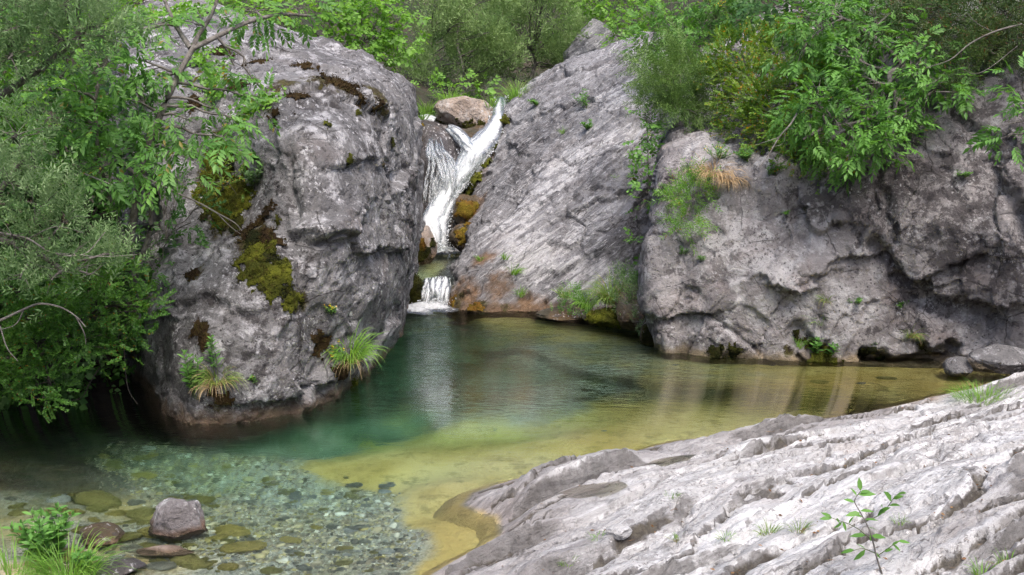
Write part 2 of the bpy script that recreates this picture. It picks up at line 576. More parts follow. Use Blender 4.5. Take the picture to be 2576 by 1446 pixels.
L['grass_mix'] = leaf_mat("mixed_grass_blades", [(0.06, 0.12, 0.026), (0.12, 0.19, 0.045), (0.19, 0.25, 0.075)], trans=0.35, yellow=(0.36, 0.26, 0.15), yamt=0.35)
L['dry'] = leaf_mat("dry_stalks", [(0.18, 0.13, 0.085), (0.27, 0.20, 0.13), (0.34, 0.26, 0.17)], trans=0.2)
L['herb'] = leaf_mat("herb_leaves", [(0.050, 0.13, 0.030), (0.085, 0.195, 0.05), (0.13, 0.26, 0.075)], trans=0.4)
L['flower'] = leaf_mat("yellow_petals", [(0.65, 0.36, 0.02), (0.75, 0.45, 0.03)], trans=0.2)


# ------------------------------------------------------------------ rock builders
def make_rock(key, name, label, cat, G, closed, disp, mat, stain=None, moss=None, lichen=None, brushes=(), origin=None, flip=False, kind=None):
    nr, nc = G.shape[:2]
    N = gridnormals(G, closed).reshape(-1, 3)
    P = G.reshape(-1, 3)
    if flip:
        N = -N
    d = disp(P, N)
    P2 = P + N * d[:, None]
    if brushes:
        ROCKS[key] = dict(P=P, N=N, pr=proj(P))
        d2 = np.zeros(len(P), np.float32)
        jag = 0.09 * (RND[worley(P * 3.2)[2], :3] - 0.5) + 0.03 * (RND[worley(P * 9.0)[2], :3] - 0.5)
        for br in brushes:
            line = np.array([snap(key, u, v)[0] for u, v in br['pts']])
            line = cr(line, [6] * (len(line) - 1)) if len(line) > 2 else line
            wob = np.stack([fbm(P, 2.3, 3, seed=91), fbm(P, 2.3, 3, seed=92), fbm(P, 2.3, 3, seed=93)], 1) * br.get('wob', 0.10) + jag
            ds, dz = polydist(P + wob, line)
            if br['t'] == 'crack':
                d2 -= br['a'] * np.exp(-(ds / br['w']) ** 2)
            elif br['t'] == 'ledge':
                fall = np.exp(-np.maximum(ds - np.abs(dz), 0) / 0.12)
                up = br['a'] * np.exp(-np.maximum(dz, 0) / br['up']) * (dz >= 0)
                dn = -br['b'] * np.exp(-np.maximum(-dz, 0) / br['dn']) * (dz < 0)
                d2 += (up + dn) * fall
            elif br['t'] == 'bulge':
                d2 += br['a'] * np.exp(-(ds / br['w']) ** 2)
            elif br['t'] == 'cave':
                d2 -= br['a'] * np.exp(-(ds / br['w']) ** 4)
        P2 = P2 + N * d2[:, None]
    G2 = P2.reshape(nr, nc, 3)
    N2 = gridnormals(G2, closed).reshape(-1, 3) * (-1 if flip else 1)
    F = gridfaces(nr, nc, closed)
    if flip:
        F = F[:, ::-1]
    org = origin if origin is not None else (P2[:, 0].mean(), P2[:, 1].mean(), max(0.0, P2[:, 2].min()))
    at = dict(stain=stain(P2) if stain else np.zeros(len(P2)), moss=moss(P2) if moss else np.zeros(len(P2)))
    if lichen:
        at['lichen'] = lichen(P2)
        at['pale'] = -np.minimum(0, at['lichen']) - 0.5 * np.maximum(0, at['lichen'])
    o = mk(name, P2, [F], mat, origin=org, attrs=at)
    tag(o, label, cat, kind=kind)
    ROCKS[key] = dict(P=P2, N=N2, pr=proj(P2), F=F, o=o)
    return o


def moss_patches(key, mat, specs, name="moss_patch", thick=0.02, thr=0.42, seed=5.0, label=None):
    """cushions of moss lying on the rock's own surface, each its own part of the rock"""
    rk = ROCKS[key]
    P, N, F = rk["P"], rk["N"], rk["F"]
    n1 = fbm(P, 5.5, 6, 0.72, seed) * 1.25
    g = np.random.default_rng(int(seed * 10))
    for (u, v, ru) in specs:
        c, _ = snap(key, u, v)
        r = ru / FPX * np.linalg.norm(c - (0, 0, CAMH))
        dist = np.linalg.norm(P - c, axis=1) / r
        m = np.clip(1.15 - dist, -1, 1) + n1
        keep = m > thr
        fk = keep[F].all(1)
        if fk.sum() < 4:
            continue
        ff = F[fk]
        ids, inv = np.unique(ff, return_inverse=True)
        ff = inv.reshape(ff.shape)
        q = P[ids]
        h = sst(thr, thr + 0.22, m[ids])
        lum = 0.55 + 0.45 * fbm(q, 16, 3, 0.6, 3.3) + 0.5 * fbm(q, 5, 2, 0.5, 1.3)
        V = q + N[ids] * (h * (thick * (0.5 + 1.4 * np.clip(lum, 0, 2))) - 0.004 * (1 - h))[:, None]
        # a pile of short fronds over the cushion
        nv = len(V)
        nf = int(min(2500, nv * 1.6))
        k = g.integers(0, nv, nf)
        k = k[h[k] > 0.3]
        q = V[k] + 0.012 * g.normal(size=(len(k), 3))
        t1 = nrm(N[ids][k] + 0.8 * g.normal(size=(len(k), 3)))
        t2 = nrm(np.cross(t1, g.normal(size=(len(k), 3))))
        ln_ = g.uniform(0.012, 0.030, len(k))[:, None]
        tri = np.stack([q - t2 * ln_ * 0.3, q + t2 * ln_ * 0.3, q + t1 * ln_], 1).reshape(-1, 3)
        o = mk(name, np.concatenate([V, tri]), [ff, nv + np.arange(len(k) * 3).reshape(-1, 3)], mat, parent=rk["o"])
        if label:
            o["label"] = label


_ico = {}


def ico(sub):
    if sub not in _ico:
        bm = bmesh.new()
        bmesh.ops.create_icosphere(bm, subdivisions=sub, radius=1)
        V = np.array([v.co[:] for v in bm.verts])
        Fc = np.array([[v.index for v in f.verts] for f in bm.faces])
        bm.free()
        _ico[sub] = (nrm(V), Fc)
    return _ico[sub]


def stone_shape(sub, seed, planes=9, rough=0.08, rscale=1.6, flat=0.0):
    """a broken stone: a ball cut by planes, then roughened; unit size"""
    V, Fc = ico(sub)
    g = np.random.default_rng(seed)
    n = nrm(g.normal(size=(planes, 3)))
    h = g.uniform(0.62, 0.95, planes)
    r = np.ones(len(V))
    for k in range(planes):
        c = V @ n[k]
        r = np.minimum(r, np.where(c > 0.05, h[k] / np.maximum(c, 0.05), 9))
    r = r * (1 + rough * fbm(V + seed * 3.1, rscale, 4) * 2.0 + rough * 0.5 * fbm(V + seed, rscale * 4, 3))
    return V * r[:, None], Fc


def blob(key, name, label, cat, c, rad, mat, seed=1, sub=5, rotz=0.0, tilt=0.0, rough=0.09, planes=9, stain=None, moss=None, group=None):
    V, Fc = stone_shape(sub, seed, planes, rough)
    V = V * np.array(rad)
    ct, st_ = cos(tilt), sin(tilt)
    V = V @ np.array([[ct, 0, -st_], [0, 1, 0], [st_, 0, ct]])
    cz, sz = cos(rotz), sin(rotz)
    V = V @ np.array([[cz, sz, 0], [-sz, cz, 0], [0, 0, 1]])
    P = V + np.asarray(c)
    at = dict(stain=stain(P) if stain else np.zeros(len(P)), moss=moss(P) if moss else np.zeros(len(P)))
    o = mk(name, P, [Fc], mat, origin=(c[0], c[1], P[:, 2].min()), attrs=at)
    tag(o, label, cat, group)
    a, b_, c_ = P[Fc[:, 0]], P[Fc[:, 1]], P[Fc[:, 2]]
    fn = np.cross(b_ - a, c_ - a)
    N = np.zeros_like(P)
    for k in range(3):
        np.add.at(N, Fc[:, k], fn)
    ROCKS[key] = dict(P=P, N=nrm(N), pr=proj(P), F=Fc, o=o)
    return o


def waterline(P, z0=0.0, h=0.3):
    return np.clip(1.0 - (P[:, 2] - z0) / h, 0, 1) * 0.85


# ---- the big boulder on the left bank
def row(v, pts):
    return [unp(u, v if len(p) == 2 else p[1], p[-1]) if True else None for p in pts for u in (p[0],)]


def boulder():
    b = []
    # columns: left edge, front-left, front, front-right 1, 2, right edge, back right, back, back left
    b.append([uzd(*p) for p in [(440, -1.5, 11.6), (520, -1.5, 10.8), (640, -1.5, 10.7), (770, -1.5, 11.2), (880, -1.5, 12.1), (950, -1.5, 13.4), (985, -1.5, 15.4), (960, -1.5, 18), (500, -1.5, 18), (330, -1.5, 14.5)]])
    b.append([uzd(*p) for p in [(420, -0.25, 11.0), (495, -0.25, 10.25), (625, -0.25, 10.2), (760, -0.25, 10.75), (880, -0.25, 11.7), (962, -0.25, 12.95), (1003, -0.25, 15.1), (970, -0.25, 18), (500, -0.25, 18), (310, -0.25, 14.5)]])
    b.append([unp(398, 1020, 10.8), unp(480, 1070, 10.05), unp(620, 1072, 10.0), unp(762, 1038, 10.4), unp(880, 972, 11.4), unp(965, 895, 12.7), unp(1009, 800, 15.0), unp(980, 760, 18), unp(520, 760, 18), unp(300, 900, 14.5)])
    b.append([unp(390, 900, 10.75), unp(480, 910, 10.05), unp(620, 915, 9.95), unp(770, 905, 10.35), unp(890, 880, 11.2), unp(985, 840, 12.8), unp(1014, 760, 14.9), unp(985, 700, 18), unp(520, 700, 18), unp(300, 800, 14.5)])
    b.append([unp(385, 760, 10.9), unp(475, 760, 10.3), unp(620, 760, 10.1), unp(780, 760, 10.35), unp(910, 750, 11.2), unp(1012, 735, 13.0), unp(1022, 690, 14.8), unp(1000, 640, 18), unp(520, 640, 18), unp(300, 700, 14.5)])
    b.append([unp(405, 620, 11.3), unp(490, 620, 10.9), unp(630, 620, 10.55), unp(790, 620, 10.5), unp(925, 620, 11.3), unp(1018, 615, 13.0), unp(1034, 580, 14.7), unp(1010, 530, 18), unp(520, 530, 18), unp(300, 560, 15)])
    b.append([unp(390, 470, 12.0), unp(480, 470, 11.8), unp(620, 470, 11.3), unp(770, 470, 10.7), unp(925, 470, 11.4), unp(1026, 460, 13.1), unp(1047, 430, 14.7), unp(1015, 400, 18), unp(520, 400, 18), unp(300, 430, 15.5)])
    b.append([unp(360, 340, 12.6), unp(470, 345, 12.2), unp(610, 345, 11.6), unp(760, 345, 11.0), unp(920, 345, 11.7), unp(1022, 335, 13.2), unp(1048, 310, 14.6), unp(1015, 290, 18), unp(520, 290, 18.4), unp(290, 320, 16)])
    b.append([unp(330, 240, 13.2), unp(455, 245, 12.7), unp(610, 250, 12.2), unp(760, 250, 11.7), unp(915, 240, 12.3), unp(1008, 228, 13.5), unp(1036, 235, 14.6), unp(1010, 230, 17.8), unp(520, 190, 18.6), unp(290, 230, 16.6)])
    b.append([unp(320, 150, 14.0), unp(450, 150, 13.6), unp(610, 160, 13.2), unp(760, 172, 12.9), unp(900, 172, 13.1), unp(972, 172, 13.9), unp(1000, 180, 14.8), unp(985, 190, 17.5), unp(540, 110, 18.8), unp(310, 140, 17.2)])
    b.append([unp(330, 75, 15.0), unp(460, 78, 14.7), unp(610, 92, 14.5), unp(740, 112, 14.3), unp(850, 128, 14.4), unp(920, 140, 14.8), unp(945, 150, 15.4), unp(930, 170, 17.2), unp(560, 75, 18.8), unp(340, 60, 17.6)])
    b.append([unp(370, 10, 16.2), unp(470, 14, 16.0), unp(590, 40, 15.8), unp(700, 70, 15.7), unp(800, 92, 15.7), unp(860, 108, 15.9), unp(880, 118, 16.2), unp(860, 140, 17.0), unp(600, 70, 18.4), unp(400, 30, 17.9)])
    b.append([unp(470, 12, 17.2), unp(510, 14, 17.0), unp(590, 40, 16.9), unp(680, 68, 16.8), unp(750, 84, 16.7), unp(790, 95, 16.7), unp(800, 100, 16.8), unp(780, 110, 17.0), unp(640, 70, 17.8), unp(500, 30, 17.8)])
    b.append([unp(620, 52, 17.1)] * 10)
    b = np.array(b)
    for r_, dx in ((6, .05), (7, .08), (8, .10), (9, .13), (10, .12), (11, .08)):
        b[r_, 4:8, 0] -= dx
        b[r_, 4:8, 2] -= 0.05 if r_ > 7 else 0.0
    return b


def boulder_disp(P, N):
    w = np.stack([fbm(P, 0.9, 3, seed=1), fbm(P, 0.9, 3, seed=2), fbm(P, 0.9, 3, seed=3)], 1)
    Q = P + 0.30 * w
    d = 0.09 * fbm(P, 0.75, 3, 0.5, 4)
    f, e, c = facet(Q * np.array([0.8, 0.8, 1.0]), 0.07, 0.22, 0.06)
    d += f
    f, e, c = facet(Q * np.array([2.4, 2.4, 3.4]) + 7, 0.02, 0.075, 0.05)
    rg = sst(-0.15, 0.2, fbm(P, 0.8, 2, seed=19))
    d += f * (0.4 + 0.6 * rg) - 0.022 * (1 - sst(0.0, 0.05, e)) * (RND[c, 1] > 0.55)
    f, e, c = facet(Q * np.array([7.0, 7.0, 9.0]) + 3, 0.008, 0.035, 0.08)
    d += f * rg
    top = sst(3.0, 3.6, P[:, 2])
    d += top * 0.03 * ridged(P * np.array([0.6, 1.2, 3.0]), 2.6, 3, 0.55, 8)
    d += 0.028 * (ridged(Q, 2.2, 5, 0.6, 6) - 0.4) * (0.4 + rg) + 0.014 * fbm(P, 9, 4, 0.6, 9)
    pit = worley(Q * 6.5)[0]
    d -= 0.025 * (1 - sst(0.15, 0.42, pit)) * (fbm(P, 1.1, 2, seed=21) > 0.05)
    return d


def spot(P, u, v, d, r):
    c = unp(u, v, d)
    return np.clip(1.2 - np.linalg.norm((P - c), axis=1) / (r / FPX * d), 0, 1)


def boulder_moss(P):
    m = np.zeros(len(P))
    for s in [(560, 430, 11.8, 130), (560, 540, 11.2, 120), (640, 600, 10.6, 110), (690, 690, 10.5, 90), (740, 760, 10.4, 60), (790, 860, 10.7, 60),
              (840, 920, 10.9, 70), (500, 900, 10.2, 60), (510, 690, 10.6, 50), (830, 210, 12.4, 120), (720, 240, 12.2, 100), (690, 300, 11.6, 70),
              (950, 250, 12.9, 90), (980, 430, 12.6, 60), (640, 960, 10.1, 50), (560, 1000, 10.1, 80), (900, 950, 11.6, 60)]:
        m = np.maximum(m, spot(P, *s) * 0.85)
    return m


boulder_brush = [
    dict(t='ledge', pts=[(770, 590), (820, 588), (880, 600), (905, 640), (960, 630), (1005, 625)], a=0.06, b=0.07, up=0.25, dn=0.22),
    dict(t='crack', pts=[(770, 590), (765, 560), (790, 510), (810, 480)], a=0.05, w=0.05),
    dict(t='ledge', pts=[(720, 235), (800, 215), (880, 250), (960, 270)], a=0.07, b=0.05, up=0.3, dn=0.25),
    dict(t='crack', pts=[(690, 320), (700, 420), (720, 520), (730, 620), (770, 740), (820, 850)], a=0.08, w=0.12),
    dict(t='ledge', pts=[(860, 420), (940, 405), (1010, 420)], a=0.04, b=0.05, up=0.2, dn=0.2),
    dict(t='ledge', pts=[(450, 770), (540, 740), (620, 780)], a=0.05, b=0.04, up=0.3, dn=0.2),
    dict(t='ledge', pts=[(620, 1010), (740, 985), (860, 930)], a=0.05, b=0.05, up=0.25, dn=0.2),
    dict(t='crack', pts=[(500, 250), (620, 275), (720, 300)], a=0.06, w=0.06),
    dict(t='crack', pts=[(880, 560), (920, 520), (1000, 500)], a=0.03, w=0.03),
    dict(t='crack', pts=[(960, 200), (985, 300), (980, 420), (1000, 520)], a=0.06, w=0.06),
]
G = netgrid(boulder(), 0.027, True, rmul=[4, 1.4, 1, 1, 1, 1, 1, 1, 1, 1, 1.2, 1.6, 2, 3],
            cmul=[1, 1, 1, 1, 1, 1.2, 4, 5, 5, 3])
make_rock('boulder', "boulder", "huge grey boulder streaked with moss standing in the pool left of the waterfall", "boulder", G, True, boulder_disp, M['boulder'],
          stain=lambda P: waterline(P, 0.0, 0.32), moss=boulder_moss, brushes=boulder_brush, flip=False)
moss_patches('boulder', M['moss'], [(545, 415, 95), (590, 510, 110), (530, 480, 70), (640, 650, 75), (690, 700, 75), (735, 755, 45)], thick=0.022, label="bright green moss cushion in the boulder's cleft")
moss_patches('boulder', M['moss_dark'], [(570, 470, 70), (600, 560, 70), (640, 600, 60), (670, 640, 60), (710, 660, 50), (665, 700, 60), (720, 735, 50), (760, 770, 40), (700, 560, 40), (520, 540, 50)], thick=0.014, thr=0.66, seed=17)
moss_patches('boulder', M['moss_brown'], [(600, 580, 80), (690, 600, 85), (665, 540, 60), (800, 860, 60), (860, 930, 60), (500, 840, 60), (850, 205, 90), (740, 245, 70), (770, 170, 60), (960, 260, 50), (560, 1010, 60), (640, 150, 60), (560, 130, 70), (700, 290, 60), (900, 240, 60), (500, 260, 60), (600, 215, 60), (480, 690, 50)],
             thick=0.016, thr=0.60, seed=8, label="dark brown dry moss on the boulder")
moss_patches('boulder', M['moss'], [(880, 410, 40), (900, 285, 22), (820, 315, 22), (985, 350, 22), (890, 970, 45)], thr=0.55, seed=6)


# ---- the leaning rock right of the waterfall
def lean_net():
    b = []
    b.append([uzd(*p) for p in [(1085, -0.9, 18.5), (1114, -0.9, 15.9), (1200, -0.9, 15.2), (1320, -0.9, 15.2), (1420, -0.9, 15.1), (1560, -0.9, 15.0), (1720, -0.9, 16.5)]])
    b.append([unp(1110, 745, 18.5), unp(1114, 768, 16.1), unp(1200, 783, 15.5), unp(1320, 780, 15.55), unp(1420, 784, 15.45), unp(1560, 800, 15.1), unp(1720, 780, 16.5)])
    b.append([unp(1135, 690, 18.8), unp(1140, 692, 16.4), unp(1215, 700, 15.8), unp(1330, 700, 15.9), unp(1440, 700, 15.8), unp(1560, 700, 15.5), unp(1720, 700, 16.7)])
    b.append([unp(1170, 620, 19.2), unp(1180, 624, 17.0), unp(1265, 612, 16.3), unp(1365, 600, 16.3), unp(1465, 600, 16.2), unp(1580, 600, 15.9), unp(1720, 600, 17.0)])
    b.append([unp(1150, 560, 20.2), unp(1165, 545, 19.6), unp(1262, 528, 18.0), unp(1350, 515, 17.0), unp(1450, 505, 16.7), unp(1575, 500, 16.4), unp(1720, 500, 17.4)])
    b.append([unp(1175, 470, 20.8), unp(1192, 450, 20.2), unp(1265, 440, 19.4), unp(1345, 428, 18.2), unp(1450, 410, 17.6), unp(1570, 400, 17.1), unp(1720, 400, 18)])
    b.append([unp(1225, 360, 21.3), unp(1245, 345, 20.8), unp(1315, 335, 20.1), unp(1395, 325, 19.3), unp(1485, 310, 18.7), unp(1580, 300, 18.2), unp(1720, 300, 19)])
    b.append([unp(1266, 285, 21.8), unp(1286, 268, 21.3), unp(1350, 250, 20.7), unp(1425, 238, 20.1), unp(1500, 226, 19.7), unp(1590, 212, 19.3), unp(1720, 205, 20)])
    b.append([unp(1290, 258, 22.6), unp(1318, 228, 22.0), unp(1378, 194, 21.6), unp(1446, 164, 21.3), unp(1510, 150, 21.0), unp(1590, 128, 20.8), unp(1720, 95, 21)])
    b.append([unp(1300, 275, 23.4), unp(1330, 245, 23.2), unp(1390, 205, 23.2), unp(1455, 180, 23.0), unp(1520, 160, 22.8), unp(1600, 140, 22.6), unp(1720, 110, 22.6)])
    b.append([uzd(1300, 0.5, 24.5), uzd(1330, 0.5, 24.6), uzd(1390, 0.5, 24.8), uzd(1455, 0.5, 24.8), uzd(1520, 0.5, 24.8), uzd(1600, 0.5, 24.8), uzd(1720, 0.5, 24.8)])
    return np.array(b)


NB_ = nrm(np.array([-0.58, -0.18, 0.78]))


def lean_disp(P, N):
    w = fbm(P, 0.8, 4, 0.55, 2)
    w2 = np.stack([fbm(P, 1.7, 3, seed=1), fbm(P, 1.7, 3, seed=2), fbm(P, 1.7, 3, seed=3)], 1)
    d = 0.10 * fbm(P, 0.6, 3, 0.5, 4)
    along = P @ nrm(np.array([0.78, 0.1, 0.58]))
    for th, am, sd in ((0.47, 0.075, 1.0), (0.17, 0.040, 2.0), (0.065, 0.026, 3.0)):
        t = (P @ NB_ + 0.42 * w + 0.05 * fbm(P, 2.6, 3, 0.6, 5 + sd)) / th
        k = np.floor(t).astype(int)
        fr = t - k
        prof = np.where(fr < 0.8, (fr / 0.8) ** 1.5, (1 - fr) / 0.2)
        mod = 0.10 + 0.75 * RND[(k * 37) & 255, 1] + 1.3 * fbm(np.stack([along, k * 3.3, k * 0], 1), 0.7, 3, seed=sd)
        d += am * (prof - 0.5) * np.clip(mod, 0.05, 1.6)
    f, e, c = facet((P + 0.3 * w2) * 1.3, 0.05, 0.18, 0.05)
    d += f - 0.03 * (1 - sst(0, 0.05, e)) * (RND[c, 0] > 0.6)
    f, e, c = facet((P + 0.2 * w2) * np.array([4.5, 4.5, 6.0]), 0.014, 0.06, 0.06)
    d += f
    d += 0.014 * fbm(P, 8, 4, 0.6, 7)
    return d


lean_brush = [
    dict(t='crack', pts=[(1240, 565), (1290, 490), (1345, 420), (1430, 365), (1500, 330)], a=0.14, w=0.14),
    dict(t='bulge', pts=[(1265, 590), (1330, 500), (1400, 420), (1470, 380)], a=0.12, w=0.28),
    dict(t='ledge', pts=[(1450, 540), (1520, 500), (1600, 480)], a=0.06, b=0.06, up=0.3, dn=0.25),
    dict(t='ledge', pts=[(1400, 690), (1500, 640), (1600, 650)], a=0.05, b=0.06, up=0.3, dn=0.2),
    dict(t='crack', pts=[(1330, 760), (1300, 700), (1290, 640), (1320, 590)], a=0.07, w=0.06),
]


def lean_moss(P):
    m = np.zeros(len(P))
    for s in [(1150, 755, 15.8, 60), (1210, 775, 15.5, 60), (1270, 775, 15.5, 40), (1135, 720, 16.2, 30)]:
        m = np.maximum(m, spot(P, *s) * 0.7)
    return m


def lean_stain(P):
    m = waterline(P, 0.0, 0.45)
    for s in [(1190, 520, 19.3, 90), (1210, 450, 20, 60), (1240, 390, 20.5, 50), (1275, 310, 21, 40), (1180, 580, 18.6, 60), (1230, 650, 16.2, 60), (1250, 720, 15.7, 90), (1150, 720, 16, 70), (1180, 740, 15.8, 90), (1210, 660, 16.2, 60), (1320, 760, 15.6, 60)]:
        m = np.maximum(m, spot(P, *s) * 0.75)
    return m


def lean_lichen(P):
    m = np.full(len(P), 0.15)
    for sx_ in [(1350, 330, 19.6, 150), (1300, 420, 19.0, 110), (1420, 230, 20.3, 130), (1250, 500, 18.5, 80), (1480, 480, 16.8, 90), (1540, 620, 16, 80), (1200, 730, 15.7, 110), (1450, 330, 19, 90)]:
        m = np.maximum(m, 0.9 * spot(P, *sx_))
    for sx_ in [(1280, 590, 16.6, 110), (1340, 510, 17.2, 90), (1420, 440, 17.6, 100), (1270, 660, 16.1, 70), (1390, 650, 16, 120), (1520, 560, 16.4, 90), (1560, 380, 17.8, 120), (1500, 690, 15.7, 90), (1590, 250, 19, 90)]:
        m -= 1.0 * spot(P, *sx_)
    return m


G = netgrid(lean_net(), 0.029, False, rmul=[3, 1, 1, 1, 1, 1, 1, 1, 1, 2, 4], cmul=[2.5, 1, 1, 1, 1, 1.6])
make_rock('lean', "leaning_rock", "pale grey layered rock leaning right beside the waterfall with slanting ridges", "rock", G, False, lean_disp, M['lean'],
          stain=lean_stain, moss=lean_moss, lichen=lean_lichen, brushes=lean_brush)
moss_patches('lean', M['moss_orange'], [(1145, 755, 40), (1190, 770, 45), (1138, 715, 22)], thick=0.02, thr=0.58, label="orange brown wet moss at the waterline")
moss_patches('lean', M['moss'], [(1172, 500, 34), (1192, 455, 34), (1215, 410, 30), (1235, 370, 28), (1255, 330, 25), (1272, 300, 20)], thick=0.05, thr=0.30, seed=9, label="green and orange moss strip beside the waterfall")


# ---- the rock wall on the right
def cliff_net():
    us0 = [(1720, 18), (1648, 13.6), (1740, 13.0), (1860, 12.8), (2000, 12.6), (2150, 12.45), (2300, 12.35), (2450, 12.2), (2620, 11.9), (2950, 11.2)]
    b = [[uzd(u, -0.9, d) for u, d in us0]]

    def add(*pts):
        b.append([unp(*p) for p in pts])
    add((1735, 850, 18), (1656, 890, 13.35), (1740, 904, 12.9), (1860, 912, 12.7), (2000, 922, 12.5), (2150, 925, 12.4), (2300, 930, 12.32), (2450, 930, 12.15), (2620, 930, 11.8), (2950, 930, 11.2))
    add((1715, 780, 18), (1640, 800, 13.45), (1735, 810, 12.9), (1860, 815, 12.65), (2000, 820, 12.5), (2150, 820, 12.45), (2300, 820, 12.38), (2450, 830, 12.15), (2620, 830, 11.75), (2950, 830, 11.1))
    add((1700, 700, 18), (1620, 705, 13.6), (1725, 705, 12.95), (1860, 700, 12.6), (2000, 700, 12.4), (2150, 700, 12.5), (2300, 700, 12.4), (2450, 700, 12.05), (2620, 700, 11.6), (2950, 700, 10.9))
    add((1700, 560, 18), (1638, 560, 13.8), (1730, 560, 13.2), (1860, 560, 12.9), (2000, 560, 12.7), (2150, 560, 12.5), (2300, 560, 12.2), (2450, 560, 11.9), (2620, 560, 11.5), (2950, 560, 10.8))
    add((1700, 440, 18.2), (1650, 445, 14.1), (1745, 440, 13.5), (1870, 440, 13.2), (2000, 440, 12.95), (2150, 440, 12.65), (2300, 440, 12.4), (2450, 430, 12.1), (2620, 430, 11.6), (2950, 430, 10.9))
    add((1705, 370, 18.6), (1660, 385, 14.8), (1745, 345, 14.3), (1870, 350, 14.1), (2000, 355, 13.7), (2150, 340, 13.1), (2300, 320, 12.6), (2450, 300, 12.3), (2620, 290, 11.8), (2950, 300, 11.1))
    add((1715, 310, 19.2), (1690, 310, 16.2), (1770, 285, 15.8), (1880, 270, 15.5), (2000, 260, 15), (2150, 235, 14.1), (2300, 195, 13.3), (2450, 170, 12.8), (2620, 150, 12.3), (2950, 150, 11.6))
    add((1725, 215, 21), (1720, 220, 18.6), (1800, 175, 18), (1900, 150, 17.3), (2030, 125, 16.6), (2170, 100, 15.6), (2320, 60, 14.4), (2460, 40, 13.6), (2630, 20, 13.1), (2950, 20, 12.6))
    add((1730, 130, 24), (1740, 130, 22), (1820, 95, 21.5), (1920, 50, 21), (2050, 10, 20), (2190, -30, 19), (2340, -80, 18), (2480, -110, 17), (2650, -140, 16.5), (2950, -140, 16))
    add((1740, 90, 30), (1760, 70, 29), (1840, 20, 28), (1940, -40, 28), (2070, -90, 27), (2210, -140, 26), (2350, -190, 25), (2490, -230, 24), (2660, -260, 23), (2950, -260, 23))
    return np.array(b)


def cliff_disp(P, N):
    w = np.stack([fbm(P, 0.8, 3, seed=31), fbm(P, 0.8, 3, seed=32), fbm(P, 0.8, 3, seed=33)], 1)
    Q = P + 0.22 * w + 0.05 * np.stack([fbm(P, 4, 2, seed=31), fbm(P, 4, 2, seed=32), fbm(P, 4, 2, seed=33)], 1)
    d = 0.09 * fbm(P, 0.55, 3, 0.5, 34)
    Qb = Q @ np.array([[0.94, 0, 0.34], [0, 1, 0], [-0.34, 0, 0.94]])
    f, e, c = facet(Qb * np.array([1.0, 1.0, 0.7]) + 3, 0.07, 0.15, 0.035)
    d += f
    f, e, c = facet(Qb * np.array([2.6, 2.4, 1.9]) + 17, 0.035, 0.08, 0.03)
    d += f - 0.025 * (1 - sst(0.0, 0.05, e)) * (RND[c, 2] > 0.7)
    f, e, c = facet(Qb * np.array([6.5, 6.0, 5.0]) + 29, 0.016, 0.055, 0.06)
    d += f * sst(-0.15, 0.15, fbm(P, 0.7, 2, seed=35))
    d += 0.014 * (ridged(Q, 2.0, 5, 0.6, 36) - 0.4) + 0.008 * fbm(P, 9, 4, 0.6, 37)
    return d


